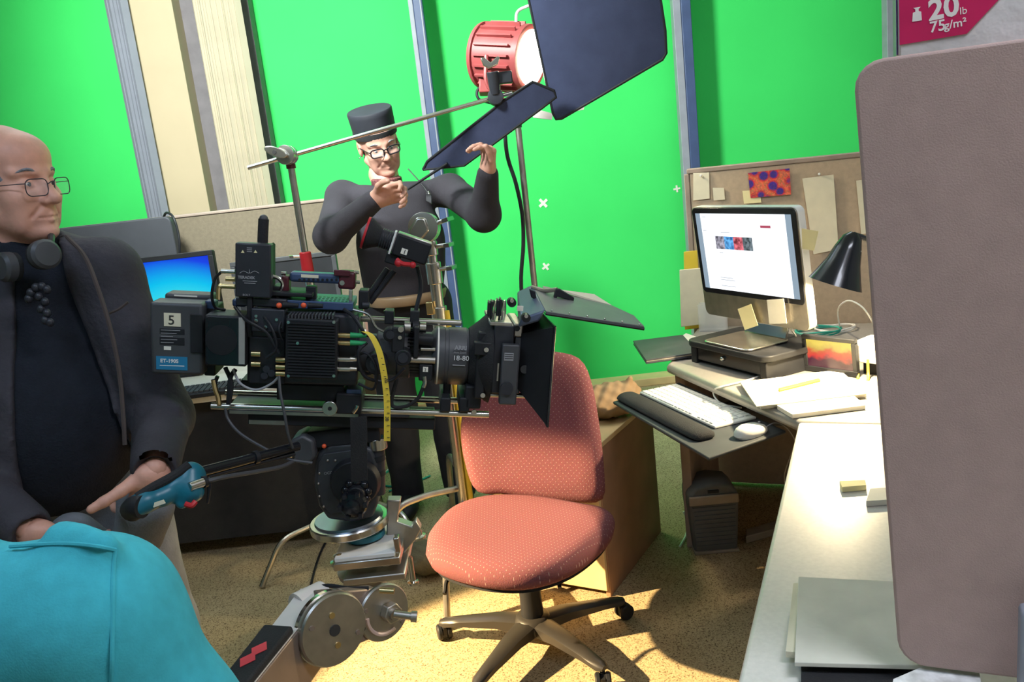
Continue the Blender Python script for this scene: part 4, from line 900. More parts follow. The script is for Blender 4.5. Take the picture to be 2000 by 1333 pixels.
bag('olive canvas sandbag on the carpet left of the red chair', gz(862, 1140, 0)+V((0, .14, 0)), 1, MATS['olive'], .5)
for i, (pts, m, lab) in enumerate((
    ([(760, 960), (800, 945), (820, 925), (800, 910), (760, 920), (740, 945), (790, 950), (840, 930)], 'teal_cable', 'teal cable loops on the carpet by the hat man'),
    ([(500, 905), (520, 930), (560, 955), (620, 950), (680, 940), (730, 950)], 'ink_grey', 'thin grey cable on the carpet under the left desk'),
    ([(735, 900), (765, 890), (772, 905), (750, 925), (728, 945)], 'white_plastic', 'white cable loop on the carpet behind the fluid head'),
    ([(640, 1052), (622, 1090), (606, 1150), (600, 1200)], 'black', 'black cable dropping across the carpet behind the crane arm'))):
    tag(MB().tube([gz(x, y, .006) for x, y in pts], .005, 6).build('floor_cable', m), lab, 'cable')
# ------------------------------------------------------------------ film camera, nose tilted down
TT, PS = math.radians(10), math.radians(5)
rx = V((math.cos(PS)*math.cos(TT), math.sin(PS)*math.cos(TT), -math.sin(TT))); ry = V((-math.sin(PS), math.cos(PS), 0)); rz_ = rx.cross(ry)
RO = at(690, 690, 1.73); RF = frame(RO, rx, ry, rz_); RI = RF.inverted()
def rc(px, py, y=0): # local point under a pixel on the plane y of the rig
    q = RI @ onp(px, py, RO+ry*y, ry); return V((q.x, y, q.z))
def rs(px, y=0): return px*(rc(701, 690, y)-rc(700, 690, y)).length
def rb(name, x0, y0, x1, y1, d0, d1, m, par, bev=.0015, seg=2):
    xm, ym = (x0+x1)/2, (y0+y1)/2
    return MB(RF).bx(rc(x0, ym, d0).x, rc(x1, ym, d0).x, d0, d1, rc(xm, y1, d0).z, rc(xm, y0, d0).z).build(name, m, par, bev, seg)
def rxc(name, x0, x1, py, y, r, m, par, r2=None, n=20, bev=0):
    p = rc(x0, py, y); q = rc(x1, py, y); q = V((q.x, y, p.z)); return MB(RF).cyl(p, q, rs(r, y), None if r2 is None else rs(r2, y), n).build(name, m, par, bev)
def ryc(name, px, py, r, y0, y1, m, par, n=20, bev=0, r2=None):
    p = rc(px, py, y0); return MB(RF).cyl(p, V((p.x, y1, p.z)), rs(r, y0), None if r2 is None else rs(r2, y0), n).build(name, m, par, bev)
def rtx(s, px, py, hpx, y, m, par, bold=0, align='LEFT', up=False):
    o = RF @ rc(px, py, y); return text(s, rs(hpx, y)/.70, o, rx if not up else -rz_, rz_ if not up else rx, m, 'lettering', par, .0002, align, bold)
def rtube(name, pts, r, m, par, n=8): return MB(RF).tube([rc(*p) for p in pts], r, n).build(name, m, par)
cm = thing('film_camera', 'black digital film camera rig with zoom lens and matte box', 'camera', RO-rz_*.14)
# batteries
b2 = rb('battery', 322, 575, 414, 720, .002, .055, 'cam_grey', cm, .006, 3); rb('battery_label', 340, 577, 385, 580, -.0, .001, 'paper', b2, 0)
bt = rb('battery', 293, 592, 397, 733, -.062, -.002, 'cam_grey', cm, .007, 3)
rb('number_label', 320, 612, 353, 638, -.0632, -.0622, 'paper_cream', bt, 0); rtx('5', 328, 634, 18, -.0636, 'ink', bt, .0002)
rb('brand_label', 305, 697, 366, 723, -.0632, -.0622, mat('label_blue', (.02, .22, .42), .5, var=0), bt, 0); rtx('ET-190S', 313, 708, 7, -.0636, 'ink_white', bt, .0003)
for i, y in enumerate((643, 660)): rb('spec_label', 312, y, 360, y+(10 if i == 0 else 14), -.0629, -.0622, 'black', bt, 0)
for i in range(5): rb('spec_line', 314, 645+i*6, 352-(i*7 % 15), 646.2+i*6, -.0634, -.063, 'ink_grey', bt, 0)
rb('spec_label', 320, 677, 334, 684, -.0632, -.0622, 'paper', bt, 0); rb('spec_line', 312, 714, 360, 715.5, -.0634, -.0633, 'ink_white', bt, 0)
rb('ridge', 372, 615, 396, 690, -.0655, -.0622, 'black', bt, .001)
rb('battery_plate', 398, 600, 420, 735, -.03, .05, 'black', cm, .003); rb('battery_catch', 400, 588, 420, 606, -.03, .0, 'black_blue_sheen', cm, .003)
# recorder door with glossy panel
rd = rb('recorder', 400, 617, 481, 716, -.085, -.01, 'black', cm, .004, 3)
MB(RF).prism([V((a, -.0875, b)) for a, b in rrect(rc(403, 665, -.085).x, rc(478, 665, -.085).x, rc(440, 713, -.085).z, rc(440, 620, -.085).z, .006)], (0, .002, 0)).build('glossy_door', 'black_gloss', rd, .0005)
rb('grey_strip', 466, 621, 478, 712, -.0885, -.0876, mat('strip_grey', (.36, .36, .34), .35), rd, 0); ryc('door_ring', 432, 665, 30, -.0882, -.0876, 'black', rd, 32)
# body
bd = rb('camera_body', 482, 612, 700, 752, -.064, .07, 'black_metal', cm, .006, 3)
rb('side_plate', 486, 660, 556, 750, -.07, -.0645, 'black', bd, .002); rb('side_plate', 490, 604, 556, 650, -.078, -.0645, 'black_metal', bd, .003)
for (px, py, r) in ((500, 627, 4), (518, 640, 4), (500, 618, 3), (540, 625, 3), (547, 640, 3)): ryc('screw', px, py, r, -.081, -.078, 'steel', bd, 10)
for (px, py) in ((500, 691), (500, 711), (548, 703), (548, 717), (548, 730)): rxc('coax_socket', px-9, px+9, py, -.075, 5.5, 'brass', bd, n=14)
for (px, py) in ((530, 730), (520, 722), (516, 735)): ryc('port_cap', px, py, 7, -.076, -.07, 'black_metal', bd, 14)
# ribbed box in front of the body
hs = rb('heat_sink_box', 557, 624, 659, 742, -.112, -.066, 'black', cm, .004, 3)
for i in range(19):
    y = 632+i*5.7; rb('fin', 562, y, 654, y+3, -.1155, -.1125, 'black', hs, 0)
for i in range(14): rb('top_fin', 562+i*6.6, 616, 565+i*6.6, 624, -.11, -.07, 'cam_grey', hs, 0)
for (px, py) in ((563, 630), (652, 630), (563, 735), (652, 735), (581, 671)): ryc('screw', px, py, 3.2, -.1172, -.1125, 'steel', hs, 10)
for i, (py, m) in enumerate(((655, 'green_cable'), (670, 'green_cable'), (702, 'steel'), (721, 'steel'))):
    rxc('connector', 660, 684, py, -.09, 5, 'brass' if i < 2 else 'steel', hs, n=14); rxc('connector_boot', 684, 716 if i < 2 else 697, py, -.09, 5.5, m, hs, 4, 14)
# wireless transmitter
tx_ = rb('transmitter', 459, 476, 529, 582, -.075, -.045, 'black_metal', cm, .003)
rtx('TERADEK', 464.5, 544, 5.2, -.0755, 'ink_grey', tx_, .0002); rtx('BOLT', 474, 578, 4, -.0755, 'ink_grey', tx_)
for i in range(2): rb('print_line', 474+i*3, 549+i*4, 502-i*3, 550.2+i*4, -.0757, -.0751, 'ink_grey', tx_, 0)
for (px) in (474, 499):
    a = rc(px, 492, -.0757); k = rs(3.2); MB(RF).prism([a+V((-k, 0, -k*.7)), a+V((k, 0, -k*.7)), a+V((0, 0, k))], (0, .0005, 0)).build('warning_mark', 'sticky', tx_)
for i in range(3): rb('print_line', 482, 484+i*3.5, 492, 485.3+i*3.5, -.0757, -.0751, 'ink_grey', tx_, 0)
MB(RF).tube([rc(468, 534, -.0755), rc(476, 530, -.0755), rc(486, 534, -.0755), rc(487, 526, -.0755), rc(488, 534, -.0755), rc(497, 530, -.0755), rc(506, 534, -.0755)], .0006, 4, 3).build('emblem', 'ink_grey', tx_)
for i, (py, m, x0) in enumerate(((530, 'steel', 432), (545, 'brass', 441), (559, 'brass', 428))): rxc('coax_socket', x0, 459, py, -.06, 4.5, m, tx_, n=14)
rtube('coax_elbow', [(434, 559, -.06), (428, 562, -.06), (427, 585, -.06)], .005, 'brass', tx_)
rtube('cable', [(434, 530, -.06), (420, 545, -.055), (414, 575, -.05), (420, 600, -.04), (440, 606, -.03)], .003, 'black', cm)
MB(RF).prism([rc(529, 476, -.045), rc(533, 480, -.03), rc(533, 582, -.03), rc(529, 582, -.045)], (0, .03, 0)).build('bracket', 'black', cm)
an = rtube('antenna', [(513, 505, -.03), (513, 476, -.03), (514, 448, -.03), (515, 428, -.03)], .0105, 'black_rough', cm, 10)
MB(RF).sph(rc(515, 428, -.03), .009).build('antenna_tip', 'cam_grey', an); rtube('red_strap', [(521, 475, -.041), (522, 490, -.041), (520, 505, -.041)], .0025, 'orange_red', cm, 6)
rtube('arm', [(532, 540, -.03), (545, 545, -.03), (552, 558, -.03), (540, 580, -.03)], .004, 'steel', cm); MB(RF).sph(rc(524, 540, -.03), .008).build('ball_joint', 'steel', cm)
# top handle and cheese plate
hd_ = rb('top_handle', 565, 535, 692, 554, -.03, .005, 'black_blue_sheen', cm, .006, 3)
for i in range(11): ryc('hole', 585+i*9, 547, 2.6, -.0315, -.0302, 'black', hd_, 10)
rb('maroon_end', 660, 531, 694, 566, -.032, .008, 'maroon', hd_, .006, 3); rb('maroon_end', 549, 540, 564, 575, -.03, .006, 'maroon', hd_, .004); rb('handle_label', 588, 537, 622, 543, -.0312, -.0302, 'paper_cream', hd_, 0)
rb('maroon_clip', 652, 528, 684, 540, -.036, -.0325, 'maroon', hd_, .004)
for (px, py) in ((695, 532), (697, 551), (553, 534)): rxc('screw', px-4, px+6, py, -.01, 3.5, 'steel', hd_, n=12)
ryc('bolt', 668, 553, 5, -.0345, -.0325, 'steel', hd_, 12)
rb('handle_post', 552, 575, 566, 592, -.028, .004, 'black', cm, .002); rb('handle_post', 597, 560, 617, 594, -.025, .0, 'black', cm, .002); rb('handle_post', 681, 566, 688, 604, -.03, -.02, 'steel', cm, .001)
pl = rb('cheese_plate', 500, 588, 690, 604, -.05, .06, 'black_blue_sheen', cm, .002)
for i in range(9):
    for j in range(3):
        p = rc(612+i*8, 590, -.05); p = V((p.x, -.04+j*.022, rc(612, 588, -.05).z+.0004)); MB(RF).cyl(p, p+V((0, 0, .0006)), .0026, n=10).build('hole', 'black', pl)
rb('accessory_plate', 520, 572, 610, 580, -.055, .03, 'black', cm, .002)
rb('bracket', 460, 583, 560, 600, -.06, .03, 'black_metal', cm, .003); rb('bracket', 482, 580, 492, 660, -.07, -.05, 'black', cm, .002); rb('bracket', 530, 560, 552, 625, -.03, .03, 'black', cm, .003)
rb('cool_panel', 453, 585, 480, 600, -.05, .03, 'black_blue_sheen', cm, .004)
for px in (545, 593):
    rxc('tally_knob', px+8, px+38, 596 if px < 560 else 597, -.075, 6, 'black', cm, 4, 14); MB(RF).sph(rc(px, 597, -.078), .0058, 14, 8).build('orange_cap', 'orange_red', cm)
# viewfinder with red eyecup
F0 = rc(718, 456, -.02); F1 = rc(838, 497, -.02); vd = (F1-F0).normalized(); vu = V((0, 0, 1)); vu = (vu-vd*vu.dot(vd)).normalized(); vy = V((0, 1, 0))
def vf(s, u, y=0): return F0+vd*rs(s)+vu*rs(u)+vy*y
vf_ = MB(RF).obx(vf(88, 0), vd*rs(34), vu*rs(21), vy*.028).build('viewfinder', 'black', cm, .004)
MB(RF).obx(vf(88, 21.5), vd*rs(33), vu*rs(1.5), vy*.024).build('top_plate', 'steel', vf_, .001); MB(RF).obx(vf(50, 0), vd*rs(2), vu*rs(22), vy*.028).build('band', 'white', vf_, .001)
ln_ = (F1-F0).length
MB(RF).lathe([(rs(19), rs(26)), (rs(18), rs(48)), (rs(16), rs(48.5))], F0, vd, 20).build('eyepiece_barrel', 'black', vf_)
for i in range(5): MB(RF).lathe([(rs(17), rs(25+i*4.5)), (rs(20.5), rs(27+i*4.5)), (rs(17), rs(29+i*4.5))], F0, vd, 20).build('bellows_ring', 'cam_grey', vf_)
MB(RF).lathe([(rs(30), rs(-2)), (rs(31), rs(3)), (rs(24), rs(14)), (rs(18), rs(26)), (rs(12), rs(26))], F0, vd, 28).build('eyecup', 'black_rough', vf_)
MB(RF).lathe([(rs(21), rs(-5)), (rs(31), rs(-6)), (rs(32), rs(-1.5)), (rs(29), rs(-1.9))], F0, vd, 28).build('red_eye_pad', 'red', vf_)
q = vf(76, -8, -.0288); MB(RF).obx(q, vd*rs(6), vu*rs(5.5), vy*.0006).build('label', 'paper', vf_); text('1', rs(8)/.7, RF @ (q-vd*rs(2)-vu*rs(4)+V((0, -.0008, 0))), RF.to_3x3() @ vd, RF.to_3x3() @ vu, 'ink', 'lettering', vf_, .0002, bold=.0002)
MB(RF).tube([rc(775, 507, -.05), rc(785, 515, -.055), rc(800, 517, -.05)], .005, 8).build('red_lever', 'red', vf_); MB(RF).sph(rc(778, 514, -.052), .008).sph(rc(806, 518, -.05), .007).build('red_lever_knob', 'red', vf_)
for (a, b) in (((757, 525, 0), (712, 590, -.01)), ((770, 530, 0), (722, 592, -.01)), ((757, 525, .02), (718, 580, .02))): MB(RF).cyl(rc(*a), rc(*b), .006, n=10).build('support_arm', 'black', vf_)
MB(RF).obx(vf(60, -30), vd*rs(14), vu*rs(10), vy*.02).build('mount', 'black', vf_, .003)
rtube('cable', [(815, 520, .0), (822, 560, .0), (814, 600, -.01), (805, 640, -.02)], .0045, 'black', cm)
mb_ = rb('monitor_mount', 700, 568, 720, 605, -.045, .0, 'black', cm, .003); rxc('pin', 708, 722, 596, -.05, 6, 'black_metal', mb_, n=14)
# rods
for (x0, x1, py, y, r, nm) in ((412, 956, 793.5, -.045, 6.5, 'support_rod'), (440, 905, 768, .05, 6.5, 'support_rod'), (690, 902, 622, -.01, 6, 'top_rod'), (928, 1047, 683, -.045, 4.5, 'matte_box_rod'), (955, 1041, 771, -.045, 5.5, 'matte_box_rod')):
    a = rc(x0, py, y); b = rc(x1, py, y); b.z = a.z; MB(RF).cyl(a, b, rs(r, y), n=18).build(nm, 'steel', cm, .001)
for px in (760, 810): rb('rod_clamp', px-9, 608, px+9, 634, -.03, .012, 'black', cm, .002)
rtube('thumb_screw', [(752, 606, -.02), (756, 612, -.02), (760, 618, -.02)], .004, 'steel', cm, 6)
# lens
LY = .0; la = rc(668, 688, LY)
def lz(px0, px1, prof, nm, m, par, n=40): # profile in (pixel radius, pixel x)
    a = rc(700, 688, LY); return MB(RF).lathe([(rs(r), (rc(x, 688, LY)-a).x) for r, x in prof], a, (1, 0, 0), n).build(nm, m, par, ang=28)
ls = lz(0, 0, [(36, 690), (38, 700), (38, 735), (44, 738), (44, 775), (48, 778), (48, 800), (46, 802), (46, 842), (52, 845), (57, 850), (58, 851), (58, 867), (56.5, 868), (56.5, 874), (58, 875), (58, 908), (55, 913), (40, 914)], 'zoom_lens', 'cam_grey', cm)
lz(0, 0, [(58.4, 853), (58.6, 854), (58.6, 855), (58.4, 856)], 'white_ring', 'paper', ls); 
for i in range(40):
    a = 2*math.pi*i/40; p = rc(810, 688, 0); d = V((0, math.cos(a), math.sin(a))); MB(RF).obx(p+d*rs(47.5), V((rs(14), 0, 0)), V((0, -d.z, d.y))*rs(1.6), d*rs(1.6)).build('gear_tooth', 'black', ls)
rubber = lz(0, 0, [(40, 912), (58, 914), (64, 922), (76, 936), (88, 948), (92, 956), (60, 957)], 'rubber_donut', 'black_rough', cm)
rtx('18-80', 884, 704, 10, -.0645, 'ink_white', ls); rtx('ARRI', 888, 683, 8, -.0645, 'ink_grey', ls, .0004); rtx('Alura Zoom', 886, 690, 3.5, -.0645, 'ink_grey', ls); rb('print_line', 884, 713, 908, 715, -.0642, -.0636, 'ink_grey', ls, 0)
# focus motors and brackets
for (px, py, r, y0, y1) in ((787, 700, 17, -.085, -.05), (735, 712, 22, -.09, -.055), (762, 655, 14, -.08, -.05)):
    mo = ryc('lens_motor', px, py, r, y0, y1, 'black', cm, 24, .002); ryc('motor_cap', px, py, r*.6, y0-.003, y0-.0002, 'black_metal', mo, 20)
rb('motor_block', 765, 640, 790, 690, -.082, -.05, 'black', cm, .003); rxc('motor_shaft', 790, 850, 702, -.06, 7, 'steel_dull', cm, n=14); rb('lens_bracket', 808, 640, 818, 700, -.07, .03, 'black', cm, .002); rxc('gear', 816, 846, 663, -.05, 12, 'black', cm, n=24); rxc('gear', 822, 850, 682, -.055, 4, 'steel', cm, n=14)
ryc('bolt', 783, 644, 6, -.086, -.0825, 'steel', cm, 12); ryc('bolt', 781, 660, 4, -.086, -.0825, 'steel', cm, 12)
for (px, r, m) in ((796, 12, 'steel_dull'), (812, 14, 'black'), (826, 11, 'steel')): rxc('gear_ring', px-6, px+6, 640, -.03, r, m, cm, n=20)
lb_ = rb('small_label', 826, 717, 836, 727, -.0635, -.063, 'paper', cm, 0); rtx('2', 828.5, 725.5, 6, -.064, 'ink', lb_)
rb('motor_body', 818, 712, 845, 745, -.0625, -.03, 'black', cm, .003); rtube('motor_plug', [(829, 735, -.06), (830, 748, -.06), (827, 757, -.06)], .005, 'steel', cm)
# matte box
mbx = rb('matte_box', 932, 650, 962, 778, -.062, .06, 'black', cm, .003); rb('filter_stage', 962, 636, 1002, 770, -.075, .075, 'black_metal', mbx, .003); rb('filter_stage', 1003, 660, 1018, 770, -.07, .07, 'cam_grey', mbx, .002)
rb('stage_lip', 957, 630, 1000, 637, -.075, .075, 'steel_dull', mbx, .001)
for i, x in enumerate((957, 962, 974, 979)):
    a = rc(x, 628, -.05); MB(RF).tube([V((a.x, -.05, a.z-.002)), V((a.x+.006, -.02, a.z+.03)), V((a.x+.012, .01, a.z+.034)), V((a.x+.018, .045, a.z+.0))], .0022, 6).build('filter_tab', 'steel' if i % 2 else 'black', mbx); rb('tab_grip', x-4, 592-i*2, x+1, 618, -.06, -.04, 'black', mbx, .001); ryc('tab_pin', x-2, 589-i*2, 2, -.055, -.045, 'steel', mbx, 8)
rb('rod_bracket', 926, 670, 960, 695, -.085, -.063, 'black', mbx, .002); ryc('bolt', 950, 684, 5, -.0885, -.085, 'steel', mbx, 12); rb('side_arm', 928, 690, 948, 780, -.075, -.063, 'black', mbx, .003); rb('rod_bracket', 978, 674, 1012, 792, -.095, -.076, 'cam_grey', mbx, .003); ryc('knob', 990, 760, 13, -.101, -.0955, 'black_metal', mbx, 24); ryc('bolt', 943, 773, 5, -.083, -.0752, 'steel', mbx, 12); ryc('knob', 1025, 722, 9, -.082, -.07, 'black_gloss', mbx, 20)
rb('side_plate', 1013, 705, 1040, 742, -.0695, -.06, 'black_metal', mbx, .002); rb('strip', 971, 710, 974, 745, -.0765, -.0755, 'paper', mbx, 0); rb('hood_rib', 1020, 655, 1050, 676, -.068, -.05, 'steel_dull', mbx, .002); rb('top_clamp', 1003, 633, 1022, 660, -.07, .07, 'steel_dull', mbx, .004); ryc('clamp_knob', 1010, 642, 6, -.082, -.0705, 'black', mbx, 14)
rb('lens_print', 985, 690, 1003, 705, -.0958, -.0951, 'ink_grey', mbx, 0)
for i in range(3): rb('print_line', 986, 692+i*4, 1002, 693.5+i*4, -.0964, -.0959, 'cam_grey', mbx, 0)
# hood: flared open box
h0 = [rc(1018, 652, -.07), rc(1018, 760, -.07)]; q0, q1 = rc(1083, 640, -.12), rc(1066, 832, -.12)
xs, xe_ = h0[0].x, (q0.x+q1.x)/2; zt0, zb0, zt1, zb1 = h0[0].z, h0[1].z, q0.z, q1.z; T = .004
def hoodpanel(a, b, c, d, ofs): MB(RF).prism([a, b, c, d], ofs).build('hood_panel', 'black', mbx)
hoodpanel(V((xs, -.07, zt0)), V((xe_, -.12, zt1)), V((xe_, -.12, zb1)), V((xs, -.07, zb0)), (0, T, 0)); hoodpanel(V((xs, .07, zt0)), V((xe_, .12, zt1)), V((xe_, .12, zb1)), V((xs, .07, zb0)), (0, -T, 0))
hoodpanel(V((xs, -.066, zt0)), V((xe_, -.116, zt1)), V((xe_, .116, zt1)), V((xs, .066, zt0)), (0, 0, -T)); hoodpanel(V((xs, -.066, zb0)), V((xe_, -.116, zb1)), V((xe_, .116, zb1)), V((xs, .066, zb0)), (0, 0, T))
rim = [V((xe_+.002, s1*.121, z)) for s1, z in ((-1, zt1+.001), (1, zt1+.001), (1, zb1-.001), (-1, zb1-.001))]; MB(RF).tube(rim+[rim[0]], .003, 6, 0).build('hood_rim', 'black_gloss', mbx)
# side flag on the far side of the hood
MB(RF).prism([V((xe_, .124, zt1)), V((xe_+.02, .124, zt1-.01)), V((xe_+.035, .124, zb1+.13)), V((xe_, .124, zb1+.1))], (0, .003, 0)).build('far_side_flag', 'black', mbx)
# eyebrow flap above the hood
mat('flap_grey', (.20, .20, .19), .45, metal=.2, var=.1); mat('flap_blue', (.10, .13, .21), .4, metal=.3, var=.1)
eb = MB(RF).hexa([rc(1012, 640, -.11), rc(1052, 628, -.11), rc(1052, 620, .12)+V((0, 0, 0)), rc(1012, 632, .12), rc(1018, 622, -.11), rc(1066, 606, -.11), rc(1040, 556, .12), rc(1010, 570, .12)]).build('eyebrow_base', 'flap_blue', cm, .004)
rb('tape_mark', 1010, 598, 1022, 608, -.113, -.1115, 'paper', eb, 0)
Pn = [rc(1066, 612, -.115), rc(1040, 561, .115)]; f3 = rc(1258, 641, -.115); f4 = rc(1195, 600, .115); f5 = rc(1238, 620, -.02)
fl = MB(RF).prism([Pn[0], f3, f5, f4, Pn[1]], (0, 0, .004)).build('eyebrow_flap', 'flap_grey', cm, .001)
MB(RF).prism([rc(1070, 566, .13), rc(1160, 578, .13), rc(1195, 600, .115), rc(1105, 573, .10), rc(1060, 562, .11)], (0, 0, .004)).build('side_wing', 'paper_cream', fl)
MB(RF).tube([rc(1066, 613, -.117), rc(1258, 643, -.117)], .0035, 6, 0).build('edge_rail', 'black', fl)
for i in range(6): a = rc(1068, 610, -.112).lerp(rc(1256, 640, -.112), i/5.5+.05); MB(RF).sph(a+V((0, 0, .005)), .0022, 8, 6).build('rivet', 'steel', fl)
MB(RF).prism([rc(1080, 590, .02), rc(1086, 565, .02), rc(1094, 565, .02), rc(1122, 582, .02), rc(1120, 592, .02), rc(1112, 592, .02), rc(1110, 586, .02), rc(1088, 580, .02), rc(1088, 592, .02)], (0, .012, 0)).build('flap_handle', 'black', fl, .002)
MB(RF).tube([rc(1040, 562, .09), rc(1062, 568, .06), rc(1088, 566, .03)], .005, 8).build('flap_strut', 'steel_dull', fl); MB(RF).prism([rc(1034, 565, 0), rc(1046, 570, 0), rc(1048, 586, 0), rc(1038, 582, 0)], (0, .01, 0)).build('flap_hinge', 'black', fl, .002)
for (px, py) in ((1000, 592), (1028, 622)): ryc('flap_knob', px, py, 9, -.13, -.112, 'black', eb, 18); ryc('knob_pin', px, py-4, 4, -.135, -.1305, 'steel', eb, 10)
# base plates, clamps and bridge
bp = rb('bridge_plate', 540, 752, 672, 784, -.05, .055, 'black', cm, .003); rb('dovetail_plate', 445, 801, 800, 812, -.05, .06, 'black_metal', cm, .002); rb('dovetail_edge', 448, 806, 700, 812, -.052, -.0502, 'steel_dull', cm, 0); rb('base_plate', 484, 813, 850, 836, -.04, .055, 'black', cm, .003); rb('grey_bar', 486, 822, 560, 830, -.042, -.0402, 'steel_dull', cm, 0)
rb('rod_block', 656, 770, 706, 810, -.065, .065, 'black', cm, .003); rb('sheen_block', 676, 762, 706, 786, -.06, -.02, 'black_blue_sheen', cm, .003); kn = ryc('rosette', 644, 799, 15, -.075, -.058, 'steel', cm, 24, .001); ryc('rosette_bolt', 644, 799, 4, -.077, -.0752, 'black', kn, 10)
rtube('clamp_lever', [(690, 806, -.068), (696, 798, -.072), (698, 792, -.072)], .004, 'steel', cm)
for x in (868, 905): rb('rod_clamp', x-8, 778, x+12, 806, -.06, .062, 'black', cm, .003)
rb('lens_post', 866, 740, 880, 780, -.02, .02, 'black', cm, .003); rb('far_clamp', 908, 755, 940, 800, -.06, .06, 'black', cm, .004); ryc('bolt', 926, 806, 5, -.063, -.058, 'steel', cm, 12)
rtube('rod_elbow_connector', [(417, 742, -.05), (421, 762, -.05), (426, 775, -.05), (428, 790, -.05)], .0055, 'brass', cm)
rb('rear_mount', 470, 745, 600, 760, -.03, .05, 'black', cm, .003)
# cables on the camera
for (pts, r, m) in (
    ([(425, 735, -.05), (420, 750, -.05), (422, 765, -.05)], .004, 'black'), ([(690, 605, -.05), (720, 615, -.06), (735, 640, -.07), (760, 650, -.075), (785, 645, -.08)], .0028, 'steel'),
    ([(716, 655, -.09), (735, 662, -.085), (742, 700, -.08), (722, 730, -.075), (700, 722, -.09)], .0035, 'black'), ([(716, 670, -.09), (700, 690, -.1), (712, 735, -.09), (760, 745, -.08), (790, 720, -.09)], .0035, 'black'),
    ([(827, 757, -.06), (815, 780, -.055), (790, 795, -.05), (765, 790, -.05), (775, 740, -.06)], .0042, 'black_rough'), ([(459, 600, -.05), (480, 625, -.09), (520, 650, -.09), (545, 690, -.088)], .0035, 'black'), ([(500, 600, -.06), (530, 640, -.09), (540, 680, -.09), (520, 700, -.085)], .003, 'black'),
    ([(440, 718, -.05), (452, 750, -.06), (446, 790, -.06), (450, 740, -.06), (460, 722, -.05)], .0045, 'black'), ([(455, 722, -.06), (470, 750, -.07), (500, 762, -.07), (530, 750, -.07), (545, 735, -.075)], .0026, 'ink_grey'), ([(672, 605, -.06), (690, 618, -.08), (705, 640, -.09), (712, 655, -.09)], .004, 'black'), ([(560, 605, -.05), (545, 640, -.085), (552, 665, -.085)], .003, 'black'),
    ([(690, 700, -.085), (715, 690, -.095), (735, 720, -.1), (730, 760, -.09), (700, 750, -.08)], .003, 'black')):
    rtube('cable', pts, r, m, cm)
# loose leads hanging from camera to fluid head
tag(MB(RF).tube([rc(545, 735, -.118), rc(548, 770, -.13), rc(556, 810, -.14), rc(563, 850, -.14), rc(572, 876, -.13)], .003, 8).build('video_lead', 'cam_grey'), 'grey lead hanging in front of the rods down to the fluid head', 'cable')
tag(MB(RF).tube([rc(440, 798, -.07), rc(446, 820, -.075), rc(470, 848, -.09), rc(520, 878, -.11), rc(560, 897, -.12), rc(610, 905, -.12)], .003, 8).build('video_lead', 'cam_grey'), 'dark lead sagging from the rear rod to the fluid head', 'cable')
# yellow tape measure hanging over the lens
tpts = [rc(712, 648, -.100), rc(725, 656, -.106), rc(738, 680, -.112), rc(745, 705, -.116), rc(752, 745, -.119), rc(756, 790, -.12), rc(756, 862, -.12)]
tm = thing('tape_measure', 'yellow tape measure blade hanging down over the camera', 'tape measure', RF @ tpts[-1])
MB(RF).ribbon(tpts, rs(12), (1, 0, 0), .0004).build('blade', 'yellow', tm)
text('20', rs(9), RF @ (rc(752, 738, -.1215)), -rz_, rx, 'ink', 'number', tm, .0001, bold=.0002); text('30', rs(9), RF @ rc(753, 814, -.1225), -rz_, rx, 'ink', 'number', tm, .0001, bold=.0002)
for i in range(14):
    s_ = i/13; py = 700+155*s_; px = 740+12*min(1, s_*2); MB(RF).bx(rc(px+4, py, -.1225).x, rc(px+(9 if i % 2 else 7), py, -.1225).x, -.1228-.002*(s_ < .4)*0, -.1222, rc(px, py+.6, -.1225).z, rc(px, py-.6, -.1225).z).build('tick', 'ink', tm)
# ------------------------------------------------------------------ fluid head
HYY = 1.70
hpx = lambda px, py, y=HYY: at(px, py, y)
c0 = hpx(682, 1015, 1.76)
fh = thing('fluid_head', 'black fluid head on a round steel plate under the film camera', 'tripod head', c0)
mat('disc_blue', (.30, .36, .46), .32, metal=1, var=.08)
rd_ = .089
MB().lathe([(rd_*.6, -.018), (rd_*.97, -.016), (rd_, -.013), (rd_, .0), (rd_*.97, .003), (rd_*.5, .003)], c0, ZU, 48).build('base_plate', 'steel', fh, ang=25)
MB().lathe([(rd_*.87, .0032), (rd_*.85, .008), (rd_*.4, .008)], c0, ZU, 48).build('plate_top', 'disc_blue', fh, ang=25)
MB().prism([hpx(x, y, HYY) for x, y in ((614, 905), (622, 884), (645, 868), (700, 866), (728, 880), (738, 905), (738, 985), (728, 1012), (690, 1022), (640, 1016), (622, 990), (612, 945))], (0, .11, 0)).build('head_body', mat('head_grey', (.04, .042, .05), .42, var=.15), fh, .008, 3)
MB().prism([hpx(x, y, HYY-.004) for x, y in ((622, 905), (632, 888), (690, 880), (690, 1000), (645, 1004), (628, 985), (619, 945))], (0, .0038, 0)).build('side_cover', 'head_grey', fh, .001)
for (x, y) in ((624, 925), (622, 945), (624, 970), (632, 990), (640, 900), (655, 900)): MB().sph(hpx(x, y, HYY-.005), .0028, 8, 6).build('screw', 'steel_dull', fh)
text('OCONNOR', .0085, hpx(633, 928, HYY-.0048), V((1, 0, .02)), ZU, 'ink_grey', 'lettering', fh, .0002)
d0 = hpx(690, 950, HYY-.03); MB().lathe([(.058, .026), (.058, .008), (.052, .003), (.02, .002)], d0, (0, -1, 0), 36).build('drag_dial', 'black', fh, ang=30) if False else MB().cyl(d0+V((0, .03, 0)), d0+V((0, .008, 0)), .056, .050, 36).build('drag_dial', 'black', fh, .002)
k0 = hpx(696, 965, HYY-.03)
